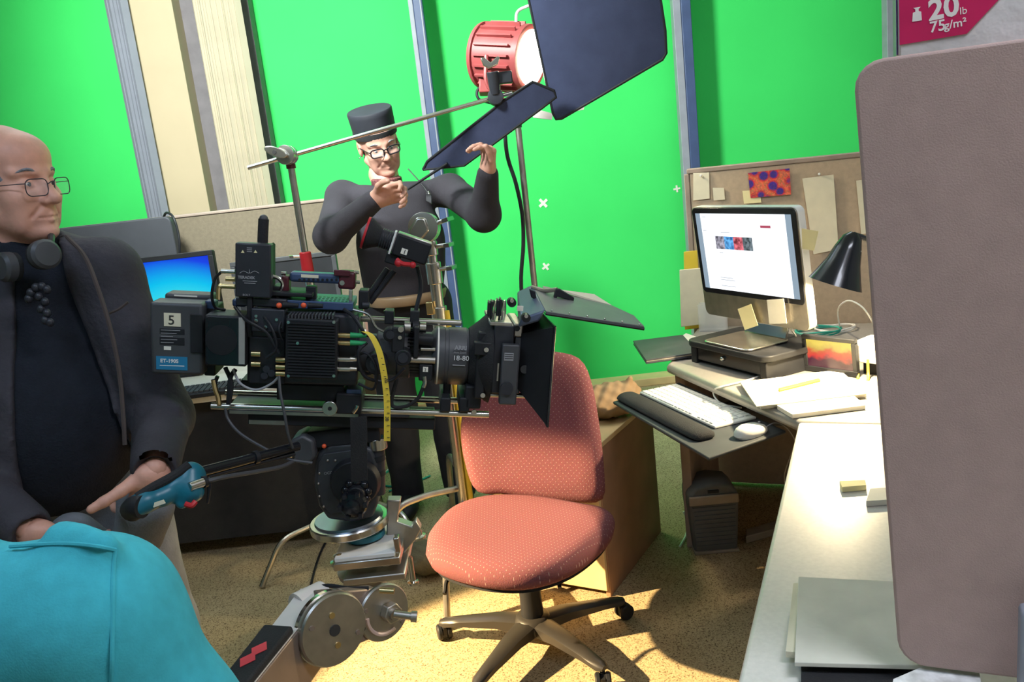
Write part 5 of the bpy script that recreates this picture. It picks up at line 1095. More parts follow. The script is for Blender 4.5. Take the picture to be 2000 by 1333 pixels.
for i in range(9):
    a = 2*math.pi*i/9; MB().sph(k0+V((math.cos(a)*.024, .006, math.sin(a)*.024)), .010, 12, 8).build('knob_lobe', 'black_gloss', fh)
MB().cyl(k0+V((0, .012, 0)), k0+V((0, -.012, 0)), .024, .018, 20).build('knob', 'black', fh, .002)
k1 = hpx(688, 992, HYY-.06); MB().lathe([(.028, .04), (.03, .015), (.026, .008), (.016, .006), (.016, -.004), (.006, -.006)], k1, (0, 1, 0), 24).build('tilt_brake', 'black_gloss', fh, ang=30)
for i in range(6): a = i*1.047; MB().obx(k1+V((math.cos(a)*.027, .012, math.sin(a)*.027)), V((.004, 0, 0)), V((0, .012, 0)), V((0, 0, .004))).build('grip_rib', 'black', fh)
MB().prism([hpx(x, y, HYY-.02) for x, y in ((566, 862), (590, 850), (612, 862), (616, 895), (600, 912), (572, 905))], (0, .07, 0)).build('handle_rosette', 'cam_grey', fh, .006); MB().sph(hpx(568, 888, HYY-.022), .007, 12, 8).build('rosette_bolt', 'steel', fh)
MB().bx(hpx(598, 850).x, hpx(742, 850).x, HYY+.0, HYY+.12, hpx(670, 872).z, hpx(670, 838).z).build('top_platform', 'black', fh, .004)
MB().sph(hpx(633, 872, HYY-.004), .005, 12, 8).build('indicator', 'orange_red', fh); MB().sph(hpx(612, 867, HYY-.004), .004, 10, 8).build('indicator', 'steel', fh)
v0, v1 = hpx(738, 965, HYY+.02), hpx(736, 858, HYY+.02)
MB().cyl(v0, v1, .0165, n=22).build('counterbalance_column', 'black_metal', fh, .002); MB().cyl(v1-ZU*.022, v1+ZU*.004, .0205, n=24).build('column_cap', 'steel', fh, .002); MB().cyl(v1+ZU*.0045, v1+ZU*.008, .013, n=20).build('bubble_level', mat('level_blue', (.03, .12, .5), .1, var=0), fh)
for s in (.35, .62): MB().cyl(v0.lerp(v1, s), v0.lerp(v1, s)+ZU*.012, .0185, n=22).build('column_ring', 'black', fh)
MB().ribbon([hpx(700, 815, HYY-.085), hpx(701, 850, HYY-.085), hpx(701, 900, HYY-.08), hpx(702, 940, HYY-.075)], .034, (1, 0, 0), .0012).build('hanging_strap', 'black_rough', fh)
# pan handle with teal zoom grip
ph = thing('pan_handle', 'black pan handle ending in a teal zoom control grip', 'handle', hpx(590, 880))
h0, h1 = dp(582, 872, 1.69), dp(382, 925, 1.52); MB().cyl(h0, h1, .0095, n=16).build('handle_tube', 'black_gloss', ph); MB().cyl(h0.lerp(h1, .05)-ZU*.014, h0.lerp(h1, .9)-ZU*.012, .004, n=8).build('under_rod', 'black', ph)
MB().cyl(h0.lerp(h1, .42), h0.lerp(h1, .46), .013, n=16).build('cable_clip', 'black', ph)
MB().cyl(dp(388, 922, 1.525), dp(368, 930, 1.51), .0155, n=20).build('red_collar', 'red', ph, .003)
gp = [dp(374, 934, 1.51), dp(352, 950, 1.49), dp(318, 968, 1.47), dp(285, 980, 1.45), dp(266, 990, 1.44)]
s = SDF((min(p.x for p in gp)-.06, min(p.y for p in gp)-.06, min(p.z for p in gp)-.06), (max(p.x for p in gp)+.06, max(p.y for p in gp)+.06, max(p.z for p in gp)+.06), .0025)
s.chain(gp, (.026, .0225, .018, .0185, .020), .01); s.cone(dp(372, 962, 1.49), dp(355, 985, 1.48), .017, .009, .012); s.cone(dp(372, 925, 1.5), dp(376, 960, 1.49), .02, .02, .01)
s.mesh('zoom_grip', MATS['teal_plastic'], ph, 1)
MB().tube([gp[4]+V((.014, -.005, 0)), gp[4], gp[4]+V((-.014, .01, -.01))], .0205, 14).build('end_cap', 'black', ph)
MB().tube([dp(370, 908, 1.49), dp(340, 930, 1.475), dp(300, 952, 1.455), dp(268, 972, 1.44)], .0085, 10).build('top_pad', 'black_rough', ph)
lbq = [dp(x, y, 1.44) for x, y in ((296, 984), (318, 977), (322, 984), (300, 992))]; MB().prism(lbq, W_*.004).build('grip_label', 'paper_cream', ph)
MB().cyl(dp(370, 952, 1.47), dp(398, 942, 1.49), .0085, n=16).build('plug', 'steel', ph, .001); MB().cyl(dp(396, 943, 1.49), dp(402, 941, 1.495), .011, n=16).build('plug_ring', 'black', ph)
MB().tube([dp(362, 985, 1.46), dp(374, 988, 1.46), dp(382, 980, 1.465)], .005, 8).build('trigger', 'red', ph)
MB().prism([dp(x, y, 1.5) for x, y in ((402, 936), (411, 932), (412, 950), (409, 970), (406, 986), (402, 984), (404, 960))], W_*.008).build('hook', 'black', ph, .002)
MB().tube([dp(402, 941, 1.495), dp(440, 932, 1.52), dp(500, 922, 1.58), dp(550, 912, 1.64), dp(580, 898, 1.69)], .0042, 8).build('control_cable', 'cam_grey', ph)
# ------------------------------------------------------------------ crane arm
ca = thing('crane_arm', 'steel crane arm with round joints carrying the fluid head', 'crane arm', dp(640, 1230, 1.62)); ca.location.z = 0
mat('arm_brown', (.30, .235, .20), .45, metal=.5, var=.1); mat('arm_white', (.78, .72, .68), .5, var=.05)
# U bracket below the disc
def plate(q, th, m='steel', nm='bracket_plate', b=.003): MB().prism(q, th).build(nm, m, ca, b)
Yb = 1.70; bq = lambda px, py, y=Yb: at(px, py, y)
plate([bq(755, 978, 1.76), bq(782, 978, 1.76), bq(775, 1020, 1.76), bq(805, 1030, 1.76), bq(812, 1018, 1.76), bq(822, 1035, 1.76), bq(812, 1055, 1.76), bq(775, 1100, 1.76), bq(755, 1100, 1.76)], (0, .03, 0), 'steel_dull')
zb1 = bq(720, 1078).z; xb0, xb1 = bq(658, 1085).x, bq(776, 1085).x
MB().bx(xb0, xb1, 1.67, 1.83, zb1-.004, zb1+.006).build('upper_plate', 'white', ca, .002); MB().bx(xb0-.003, xb1+.01, 1.665, 1.835, zb1-.022, zb1-.0045).build('tray', 'steel', ca, .002)
MB().cyl(V((c0.x+.03, 1.76, zb1+.0065)), V((c0.x+.03, 1.76, c0.z-.0185)), .04, n=28).build('bowl_collar', 'black', ca); MB().cyl(V((c0.x+.03, 1.76, zb1+.012)), V((c0.x+.03, 1.76, zb1+.024)), .046, n=28).build('teal_ring', 'teal_plastic', ca)
MB().bx(xb1-.0, xb1+.012, 1.675, 1.70, zb1-.0, c0.z-.02).build('upright', 'steel', ca, .002)
zb2 = bq(720, 1118).z; MB().bx(bq(674, 1110).x, bq(795, 1110).x, 1.66, 1.84, zb2-.008, zb2+.008).build('lower_plate', 'steel_dull', ca, .003)
for (px, py, y) in ((664, 1098, 1.69), (757, 1095, 1.69), (814, 1048, 1.80)):
    p = at(px, py, y); MB().lathe([(.006, .018), (.012, .016), (.014, .004), (.021, .002), (.021, -.004), (.008, -.006)], p, ZU, 24).build('levelling_nut', 'steel', ca, ang=30)
p = at(805, 1128, 1.74); MB().cyl(p-ZU*.01, p+ZU*.05, .007).lathe([(.013, -.016), (.013, -.01), (.006, -.008)], p, ZU, 16).build('levelling_bolt', 'chrome', ca)
MB().lathe([(.062, .0), (.06, -.012), (.044, -.024), (.042, -.06), (.05, -.075)], V((at(715, 1125, 1.74).x, 1.74, zb2-.008)), ZU, 30).build('swivel_post', mat('worn_grey', (.30, .27, .24), .6, metal=.4, var=.3, vscale=40), ca, ang=40)
# joint discs
jn = V((.66, -.74, .06)).normalized(); j1 = dp(654, 1232, 1.545); j2 = dp(752, 1198, 1.66)
def disc(nm, c, r, th, m): MB().lathe([(r*.5, -th), (r*.97, -th), (r, -th+.003), (r, -.004), (r*.96, 0), (r*.3, 0)], c, jn, 44).build(nm, m, ca, ang=25)
disc('joint_disc', j1, .069, .03, 'steel_dull'); MB().lathe([(.0715, -.024), (.0715, -.014)], j1, jn, 44).build('joint_ring', 'chrome', ca)
disc('joint_disc', j2, .058, .012, 'steel_dull')
u, v = perp(jn); v = ZU-jn*jn.z; v.normalize(); u = v.cross(jn)
for (a, r, s, m) in ((0, 0, .011, 'ink'), (90, .03, .006, 'brass'), (-90, .03, .006, 'brass'), (150, .05, .005, 'arm_brown'), (-30, .052, .005, 'arm_brown')):
    q = j1+(u*math.cos(math.radians(a))+v*math.sin(math.radians(a)))*r; MB().cyl(q, q+jn*.002, s, n=14).build('joint_hole', m, ca)
for (a, r) in ((150, .046), (-45, .05)): q = j2+(u*math.cos(math.radians(a))+v*math.sin(math.radians(a)))*r; MB().cyl(q, q+jn*.002, .0045, n=12).build('joint_hole', 'arm_brown', ca)
pts = [j2+(u*math.cos(a)+v*math.sin(a))*.042+jn*.0015 for a in [math.radians(170+10*i) for i in range(13)]]; MB().tube(pts, .004, 6).build('scale_arc', mat('arc_pink', (.75, .55, .48), .5), ca)
lk = [j1+v*.066-jn*.03, j2+v*.05-jn*.014, j2+v*-.05-jn*.014, j1+v*-.06-jn*.03]; MB().prism(lk, -jn*.03).build('link_plate', 'arm_brown', ca, .004)
for s_ in (-1, 1): q = j1.lerp(j2, .56)+v*.022*s_-jn*.0138; MB().cyl(q, q+jn*.003, .006, n=14).build('link_bolt', 'ink', ca)
bq0 = j2+u*.008+v*.0; MB().cyl(bq0, bq0+jn*.02, .021, n=6).build('hex_nut', 'steel_dull', ca, .002); MB().cyl(bq0+jn*.02, bq0+jn*.028+u*.0, .012, n=16).build('washer', 'steel_dull', ca)
p = dp(770, 1200, 1.63); MB().cyl(p, p+V((.038, -.004, -.008)), .0075, n=14).build('bolt_shank', 'steel_dull', ca); MB().cyl(p+V((.033, -.004, -.007)), p+V((.044, -.004, -.009)), .011, n=14).build('bolt_end', 'steel_dull', ca)
p = dp(742, 1154, 1.64); MB().cyl(p, p+V((.028, -.002, -.004)), .006, n=12).build('brass_pin', 'brass', ca)
# the arm itself, running down toward the viewer
TLq, TRq, BLq, BRq = dp(588, 1152, 1.66), dp(640, 1156, 1.62), dp(418, 1372, 1.36), dp(463, 1372, 1.33)
dn = V((0, 0, -.12)); ext = (BLq-TLq)*.3; BLq += ext; BRq += ext
MB().hexa([TLq+dn, TRq+dn, BRq+dn, BLq+dn, TLq-ZU*.002, TRq-ZU*.002, BRq-ZU*.002, BLq-ZU*.002]).build('arm_beam', 'arm_brown', ca, .004)
nn = (TRq-TLq).cross(BLq-TLq).normalized(); nn = -nn if nn.z < 0 else nn
MB().prism([TLq, TRq, BRq, BLq], nn*.002).build('arm_top', 'arm_white', ca)
A2 = lambda a, b: TLq.lerp(BLq, a/1.3).lerp(TRq.lerp(BRq, a/1.3), b)
fm = MB().prism([A2(.42, -.06)+nn*.0022, A2(.42, 1.02)+nn*.0022, A2(1.25, 1.02)+nn*.0022, A2(1.25, -.06)+nn*.0022], nn*.014).build('foam_pad', 'black_rough', ca, .004)
for (a, b) in ((.64, .52), (.73, .40)):
    MB().prism([A2(a-.065, b+.05)+nn*.0165, A2(a, b+.30)+nn*.0165, A2(a+.065, b-.05)+nn*.0165, A2(a, b-.30)+nn*.0165], nn*.0008).build('red_diamond', mat('diamond_red', (.85, .07, .09), .6), fm)
MB().prism([A2(.93, .05)+nn*.0165, A2(.93, .95)+nn*.0165, A2(1.02, .95)+nn*.0165, A2(1.02, .05)+nn*.0165], nn*.0008).build('green_tape', mat('tape_green', (.08, .75, .2), .6), fm)
MB().tube([dp(605, 1152, 1.66), dp(640, 1145, 1.65), dp(680, 1150, 1.64), dp(720, 1150, 1.65)], .0045, 8).build('linkage_rod', 'black', ca)
MB().lathe([(.045, -.03), (.045, .03)], dp(612, 1190, 1.65), (u), 28).build('arm_end_cap', 'arm_white', ca)
e = A2(1.22, .5)+dn*.5; MB().bx(e.x-.06, e.x+.06, e.y-.06, e.y+.06, 0, e.z).build('pedestal_column', 'arm_brown', ca, .006)
# ------------------------------------------------------------------ people
mat('skin', (.76, .39, .29), .5, var=.16, vscale=22, bump=.06, bscale=150); mat('skin_pink', (.64, .34, .26), .5, var=.14, vscale=26, bump=.05, bscale=160); mat('lip', (.42, .15, .13), .45)
mat('eye_white', (.75, .72, .68), .2, var=0); mat('iris', (.06, .07, .08), .1, var=0); mat('hair_grey', (.24, .24, .26), .8, var=.35, vscale=120); mat('hair_dark', (.07, .06, .06), .8, var=.3, vscale=120)
mat('jacket', (.048, .044, .055), .85, var=.25, vscale=9, bump=.25, bscale=90); mat('jacket_brown', (.075, .055, .05), .8, var=.2, vscale=9); mat('knit', (.010, .013, .022), .95, var=.2, vscale=30, bump=.25, bscale=220)
mat('denim', (.20, .21, .23), .9, var=.22, vscale=16, bump=.2, bscale=200); mat('sweater', (.033, .029, .038), .92, var=.22, vscale=7, bump=.2, bscale=260); mat('trouser', (.014, .014, .02), .9, var=.2)
mat('teal_fleece', (.05, .44, .52), .95, var=.08, vscale=60, bump=.08, bscale=420); mat('hat_felt', (.018, .02, .03), .75, var=.2); mat('glasses_black', (.012, .012, .018), .25, var=0); mat('lens_clear', (.9, .95, 1), .05, var=0, alpha=.07, spec=.2); mat('band_leather', (.25, .16, .09), .5)
def axes(f, up=(0, 0, 1)):
    f = V(f).normalized(); u = V(up); u = (u-f*u.dot(f)).normalized(); return f, u.cross(f), u   # forward, left, up
def head(c, f, up, sc=1.0, h=.0026, jaw=1.0, neck_to=None):
    """skin head in its own frame: x forward, y left, z up; returns mesh pieces and the frame"""
    x, y, z = axes(f, up); M = frame(c, x, y, z) @ Matrix.Scale(sc, 4)
    s = SDF((-.13, -.10, -.20), (.135, .10, .14), h)
    s.ell((-.012, 0, .032), (.100, .076, .090), k=.01); s.ell((.036, 0, -.03), (.060, .061, .086), k=.02); s.ell((.05, 0, .055), (.044, .060, .045), k=.02)
    for q in (-1, 1):
        s.cone((-.005, q*.052, -.055), (.058, q*.022, -.100), .022, .018*jaw, .02); s.ell((.060, q*.043, -.027), (.026, .021, .019), k=.02); s.cone((.087, q*.012, .020), (.066, q*.050, .022), .0105, .009, .012)
        s.ell((.058, q*.042, -.064), (.018, .014, .030), k=.025)
    s.ell((.079, 0, -.101), (.021, .026, .018), k=.018); s.ell((.078, 0, -.062), (.018, .030, .026), k=.016)
    for q in (-1, 1): s.ell((.094, q*.032, .0), (.017, .019, .0125), k=.012, sub=True)
    s.cone((.089, 0, .010), (.110, 0, -.030), .0085, .0125, .010); s.ell((.112, 0, -.034), (.013, .0125, .011), k=.008)
    for q in (-1, 1): s.ell((.100, q*.0135, -.038), (.011, .008, .008), k=.006); s.ell((.107, q*.0075, -.044), (.004, .004, .003), k=.003, sub=True)
    for q in (-1, 1): # lids with an almond opening
        s.ell((.0735, q*.032, -.0015), (.0142, .0165, .0125), k=.005); s.cone((.0895, q*.022, -.001), (.0845, q*.043, -.0015), .0036, .0024, .002, sub=True)
        s.cone((.0915, q*.032, -.002), (.0855, q*.032, -.002), .0036, .0036, .002, sub=True)
    for q in (-1, 1): s.cone((.0965, 0, -.0660), (.0865, q*.022, -.0700), .0042, .0022, .005); s.cone((.0955, 0, -.0765), (.0865, q*.019, -.0735), .0052, .0022, .005)
    for q in (-1, 1): s.cone((.1015, 0, -.0710), (.089, q*.025, -.0712), .0016, .0014, .003, sub=True); s.cone((.095, q*.019, -.046), (.080, q*.036, -.068), .0012, .001, .010, sub=True)
    for q in (-1, 1):
        s.ell((-.012, q*.078, -.004), (.021, .009, .034), ((.95, 0, .3), (0, 1, 0), (-.3, 0, .95)), .006); s.ell((-.008, q*.088, -.002), (.011, .007, .02), k=.004, sub=True)
    s.cone((-.022, 0, -.06), (-.04, 0, -.20), .056, .060, .02); s.cone((.02, 0, -.10), (-.01, 0, -.2), .028, .03, .03)
    return s.raw(2, M), M
def hand(S, w, d, s, pn, curls, thumb, k=.006, sc=1.0):
    """w wrist, d towards the fingers, s towards the thumb side, pn palm side; curls: bends of the four fingers; thumb: three directions as (d, s, pn)"""
    d, s, pn = V(d).normalized(), V(s).normalized(), V(pn).normalized()
    lens = ((.042, .026, .020), (.046, .029, .021), (.042, .027, .020), (.033, .021, .017))
    for i in range(4):
        off = (.030-.020*i)*sc; kn = w+d*(.088-.004*abs(i-1))*sc+s*off-pn*.004; S.cone(w+s*off*.55+d*.01, kn, .0175*sc, .0125*sc, .012)
        a = 0; p = kn
        for j in range(3):
            a += curls[i][j]; q = p+(d*math.cos(a)+pn*math.sin(a)+s*(.12*(1.5-i)*math.cos(a)))*lens[i][j]*sc; S.cone(p, q, (.0100-.001*j)*sc, (.0092-.001*j)*sc, k if j else .008); p = q
    p = w+d*.022*sc+s*.024*sc+pn*.006
    for j, t in enumerate(thumb):
        v = (d*t[0]+s*t[1]+pn*t[2]).normalized(); q = p+v*(.042, .033, .025)[j]*sc; S.cone(p, q, (.0155, .0115, .0105)[j]*sc, (.0115, .0105, .0088)[j]*sc, .01 if j == 0 else .005); p = q
def shut(sd, fn): # carve: keep where fn < 0
    X, Y, Z = np.meshgrid(*sd.ax, indexing='ij', sparse=True); sd.d = np.maximum(sd.d, fn(X, Y, Z)).astype(np.float32); return sd
def fold(amp, seed, sc):
    r = np.random.RandomState(seed); ks = r.uniform(-1, 1, (5, 3))*sc; ph = r.uniform(0, 6.28, 5)
    return lambda X, Y, Z: sum(amp*np.abs(np.sin(X*k[0]+Y*k[1]+Z*k[2]*.8+p)) for k, p in zip(ks, ph))-amp*3.0
def eyes(M, par, look=(0, 0)):
    for q in (-1, 1):
        c = V((.0735, q*.032, -.0015)); e = MB(M).sph(c, .0126, 16, 12).build('eye', 'eye_white', par); g = V((1, look[0], look[1])).normalized()
        MB(M).lathe([(.0054, .0112), (.004, .0126), (.001, .0130)], c, g, 16).build('iris', 'iris', e)
def spectacles(M, par, wd, ht, th, m, z=-.003, xf=.112, rim=True, drop=0):
    g = MB(M).bx(.0, .0, 0, 0, 0, 0) if False else None; fr = None
    for q in (-1, 1):
        pts = [(xf-.010*abs(a)/.06 if False else xf-.0035*((q*.034+a)/.03)**2*.6, q*.034+a, z+b) for a, b in rrect(-wd/2, wd/2, -ht/2, ht/2, ht*.35, 4)]
        o = MB(M).tube([V(p) for p in pts]+[V(pts[0])], th, 6, 0).build('rim', m, par); MB(M).prism([V(p)+V((.0003, 0, 0)) for p in pts], (-.0012, 0, 0)).build('lens', 'lens_clear', o)
        e = xf-.0035*((.034+wd/2)/.03)**2*.6
        MB(M).tube([(e, q*(.034+wd/2), z+ht*.25), (e-.012, q*(.037+wd/2+.004), z+ht*.25), (.04, q*.074, z+ht*.2), (-.005, q*.081, z+.006), (-.03, q*.080, z-.012)], th*.9, 6, 4).build('temple', m, par)
    MB(M).tube([(xf-.001, -.034+wd/2, z+ht*.15), (xf+.003, 0, z+ht*.3), (xf-.001, .034-wd/2, z+ht*.15)], th, 6, 4).build('bridge', m, par)
# =============================== man in the dark jacket, left
O = dp(48, 560, 1.80); O.z = 0
f, l, z = axes((.30, -.95, 0)); PM = frame(O, l, f, ZU)              # local: x = viewer's right, y = forward, z = up (left-handed wearer naming avoided)
PI_ = PM.inverted(); LP = lambda px, py, D: PI_ @ dp(px, py, D)
man = thing('person', 'man in a dark jacket and wire glasses, hands in pockets, looking right', 'person', O)
hc_ = dp(14, 360, 1.74); piece, HM = head(hc_, (.965, -.26, -.06), (-.0, 0, 1), 1.0)
sh = 1.385
Ls, Le, Lw = LP(207, 535, 1.80), LP(318, 815, 1.79), LP(303, 915, 1.62)      # his left arm, nearer the camera rig
Rs_, Re, Rw = V((-Ls.x+.02, Ls.y, Ls.z)), V((-.30, -.03, 1.10)), LP(55, 1035, 1.60)
waist = .98
def torso(s, g): # g: clothing allowance
    s.ell((0, 0, 1.22), (.185+g, .115+g, .22+g), k=.03); s.ell((0, .05, 1.05), (.18+g, .145+g, .20+g), k=.05); s.ell((0, .0, .93), (.185+g, .135+g, .12+g), k=.04)
    s.cone((-.06, -.01, sh+.0), tuple(Rs_), .066+g, .058+g, .05); s.cone((.06, -.01, sh), tuple(Ls), .066+g, .058+g, .05)
bs_ = SDF((-.5, -.25, -.01), (.5, .42, 1.56), .008)
torso(bs_, -.014); bs_.cone((0, -.02, 1.38), tuple(PI_ @ (hc_+V((-.03, .02, -.14)))), .062, .056, .03)
for sgn in (-1, 1): bs_.chain([(sgn*.095, 0, .9), (sgn*.11, .02, .5), (sgn*.12, -.02, .09)], (.085, .06, .042), .03); bs_.cone((sgn*.12, -.04, .05), (sgn*.14, .14, .035), .042, .034, .03)
bs_.chain([Ls, Le, Lw], (.046, .036, .024), .03); bs_.chain([Rs_, Re, Rw], (.046, .036, .024), .03)
pieces = [piece, bs_.raw(1, PM)]
hs1 = SDF(tuple(V(Lw)-V((.15, .12, .17))), tuple(V(Lw)+V((.14, .12, .12))), .003)
dw = (LP(285, 985, 1.665)-Lw).normalized(); tsd = (LP(236, 940, 1.585)-LP(285, 905, 1.6)); tsd = (tsd-dw*tsd.dot(dw)).normalized(); pn_ = dw.cross(tsd).normalized(); pn_ = pn_ if pn_.y < 0 else -pn_
hand(hs1, Lw+V((0, .004, 0)), dw, tsd, pn_, ((.5, .6, .4),)*4, ((.35, .9, -.25), (.45, .9, -.1), (.5, .85, 0))); hs1.cone(Lw-(Lw-Le).normalized()*.05, Lw+dw*.02, .027, .027, .02)
pieces.append(hs1.raw(1, PM))
hs2 = SDF(tuple(V(Rw)-V((.12, .12, .15))), tuple(V(Rw)+V((.18, .12, .14))), .003)
dw2 = (LP(125, 1075, 1.65)-Rw).normalized(); ts2 = (LP(165, 994, 1.575)-LP(92, 1010, 1.6)); ts2 = (ts2-dw2*ts2.dot(dw2)).normalized(); pn2 = dw2.cross(ts2); pn2 = pn2 if pn2.y < 0 else -pn2
hand(hs2, Rw+V((0, .004, 0)), dw2, ts2, pn2, ((.5, .6, .4),)*4, ((.35, .9, -.25), (.3, .95, -.1), (.3, .95, 0)), sc=1.0); hs2.cone(Rw-(Rw-Re).normalized()*.05, Rw+dw2*.02, .027, .027, .02)
pieces.append(hs2.raw(1, PM))
quads('body', pieces, MATS['skin'], man); eyes(HM, man, (.1, -.05))
spectacles(HM, man, .050, .034, .0011, 'black_metal', -.009, .109)
# fringe of short hair, bald crown
s = SDF((-.13, -.10, -.10), (.08, .10, .13), .003); s.ell((-.012, 0, .032), (.1035, .0795, .0925), k=.005); shut(s, lambda X, Y, Z: np.maximum(X*.75+Z*.55-.045-.0*Y, -.075-Z+X*.6)); shut(s, lambda X, Y, Z: Z*1.0+np.abs(Y)*-.55+X*.35-.035)
s.mesh('hair', MATS['hair_grey'], man, 1, HM)
for q in (-1, 1): MB(HM).tube([(.093, q*.014, .021), (.088, q*.035, .028), (.073, q*.053, .021)], (.003, .0035, .002), 6).build('eyebrow', 'hair_grey', man)
# shirt, jacket, trousers
s = SDF((-.3, -.22, .86), (.3, .3, 1.50), .007); torso(s, .0); s.cone((0, -.02, 1.38), (0, -.005, 1.455), .078, .070, .03); s.warp(fold(.0016, 3, 26)); shut(s, lambda X, Y, Z: .85-Z)
s.cone((.0, .0, 1.47), (0, .0, 1.56), .062, .075, .01, sub=True); s.mesh('shirt', MATS['knit'], man, 1, PM)
s = SDF((-.5, -.25, .80), (.52, .36, 1.50), .007); torso(s, .014); s.cone((0, -.03, 1.38), (0, -.03, 1.445), .082, .078, .03)
wed = lambda X, Y, Z: np.maximum(np.abs(X-.055)-(.06+.055*np.clip((1.3-Z)/.4, -.6, 1)), -Y+.02)
shut(s, lambda X, Y, Z: -wed(X, Y, Z)); s.warp(fold(.0020, 5, 30))
s.chain([Ls, Le, Lw-(Lw-Le)*.02], (.072, .060, .046), .03); s.chain([Rs_, Re, Rw-(Rw-Re)*.02], (.072, .060, .046), .03)
for w_, e_ in ((Lw, Le), (Rw, Re)): s.cone(w_+(w_-e_).normalized()*.03, w_+(w_-e_).normalized()*.09, .040, .044, .006, sub=True)
for (a, b, r) in (((262, 760, 1.735), (345, 800, 1.735), .012), ((285, 805, 1.735), (352, 850, 1.73), .012), ((295, 872, 1.665), (345, 835, 1.725), .011), ((250, 640, 1.755), (290, 720, 1.75), .010)): s.cone(LP(*a), LP(*b), r, r*.6, .022)
shut(s, lambda X, Y, Z: .83-Z); s.cone((0, .01, 1.44), (0, .01, 1.56), .068, .08, .01, sub=True); s.mesh('jacket', MATS['jacket'], man, 1, PM)
# lapel edge, pocket flap
jf = lambda px, py, D=1.655: dp(px, py, D)
MB().tube([jf(130, 462, 1.70), jf(165, 500, 1.67), jf(190, 560, 1.655), jf(215, 640, 1.65), jf(232, 720, 1.645), jf(240, 800, 1.64), jf(244, 870, 1.63)], .0045, 6).build('lapel_seam', 'jacket_brown', man)
MB().tube([jf(214, 612, 1.672), jf(232, 604, 1.672), jf(250, 590, 1.675)], .003, 6).build('pocket_seam', 'jacket_brown', man)
s = SDF((-.45, -.25, .0), (.45, .42, 1.05), .008); s.ell((0, 0, .92), (.182, .14, .11), k=.03)
for sgn in (-1, 1): s.chain([(sgn*.09, .005, .9), (sgn*.115, .02, .5), (sgn*.12, -.02, .06)], (.108, .088, .075), .03)
for w_, d_ in ((Lw, dw), (Rw, dw2)): s.cone(V(w_)+d_*.100, V(w_)+d_*.19, .056, .050, .03); s.cone(V(w_)+d_*.09-V((0, .08, 0)), V(w_)+d_*.19-V((0, .06, 0)), .05, .05, .03)
s.warp(fold(.0022, 9, 24)); shut(s, lambda X, Y, Z: .03-Z); s.mesh('trousers', MATS['denim'], man, 1, PM)
for sgn in (-1, 1): MB(PM).sph((sgn*.13, .06, .045), (.055, .14, .045), 16, 10).build('shoe', 'black', man)
# headphones round the neck and toggles of the drawstring
hpn = thing('headphones', 'grey headphones hanging round the neck of the man in the jacket', 'headphones', dp(50, 520, 1.64))
for (px, py, D, rr) in ((12, 522, 1.655, .030), (88, 497, 1.65, .030)):
    c = dp(px, py, D); a = V((.75, -.55, .1)) if px > 50 else V((-.5, -.8, .1)); cup = MB().lathe([(rr*.5, -.012), (rr, -.010), (rr, .006), (rr*.8, .012), (rr*.3, .013)], c, a, 24).build('ear_cup', 'cam_grey', hpn); MB().lathe([(rr*.75, -.022), (rr*.95, -.020), (rr*.95, -.0105), (rr*.5, -.01)], c, a, 24).build('ear_pad', 'black_rough', cup)
MB().tube([dp(88, 497, 1.65), dp(100, 470, 1.70), dp(90, 455, 1.78), dp(30, 455, 1.90), dp(-35, 470, 1.80), dp(-10, 500, 1.68), dp(12, 522, 1.655)], .007, 8).build('head_band', 'black', hpn)
sc_ = thing('neck_toggles', 'dark knotted drawstring toggles on the shirt front of the man', 'cord', dp(80, 600, 1.63))
for i, (px, py) in enumerate(((70, 562), (82, 560), (92, 566), (60, 572), (76, 580), (88, 590), (80, 604), (92, 612), (88, 626), (98, 630), (56, 584))):
    p = dp(px, py, 1.640); MB().sph(p, (.008, .008, .009), 10, 8).build('bead', 'black_metal', sc_)
# =============================== man in the hat
O = dp(782, 560, 3.62); O.z = 0; f, l, z = axes((.08, -1, 0)); PM = frame(O, l, f, ZU); PI_ = PM.inverted(); LP = lambda px, py, D: PI_ @ dp(px, py, D)
hm = thing('person', 'man in a black brimless hat and glasses holding up the black flag', 'person', O)
hc_ = dp(739, 281, 3.60); piece, HM = head(hc_, (.34, -.90, -.30), (-.14, -.12, 1), 1.06, .0035)
# neck base, shoulders
nb = LP(757, 352, 3.63); Rs_, Re, Rw = LP(668, 385, 3.62), LP(646, 462, 3.36), LP(731, 391, 3.18); Ls, Le, Lw = LP(880, 372, 3.62), LP(945, 420, 3.38), LP(953, 336, 3.22)
def torso2(s, g):
    c = (nb.x+.015); s.ell((c+.01, 0, nb.z-.27), (.185+g, .11+g, .21+g), k=.04); s.ell((c+.0, .02, nb.z-.42), (.17+g, .12+g, .2+g), k=.05)
    s.cone((nb.x-.05, -.01, nb.z-.075), tuple(Rs_), .052+g, .054+g, .04); s.cone((nb.x+.05, -.01, nb.z-.075), tuple(Ls), .052+g, .054+g, .04)
bz_ = nb.z-.50
b = SDF((-.6, -.3, -.01), (.6, .6, nb.z+.16), .009); torso2(b, -.012); b.cone(tuple(nb-V((0, 0, .03))), tuple(PI_ @ (hc_+V((-.01, .03, -.13)))), .058, .056, .03)
for sgn in (-1, 1): b.chain([(sgn*.09, 0, bz_-.02), (sgn*.11, .01, .5), (sgn*.11, -.01, .09)], (.085, .06, .042), .03)
b.chain([Rs_, Re, Rw], (.045, .034, .022), .03); b.chain([Ls, Le, Lw], (.045, .034, .022), .03)
pcs = [piece, b.raw(1, PM)]
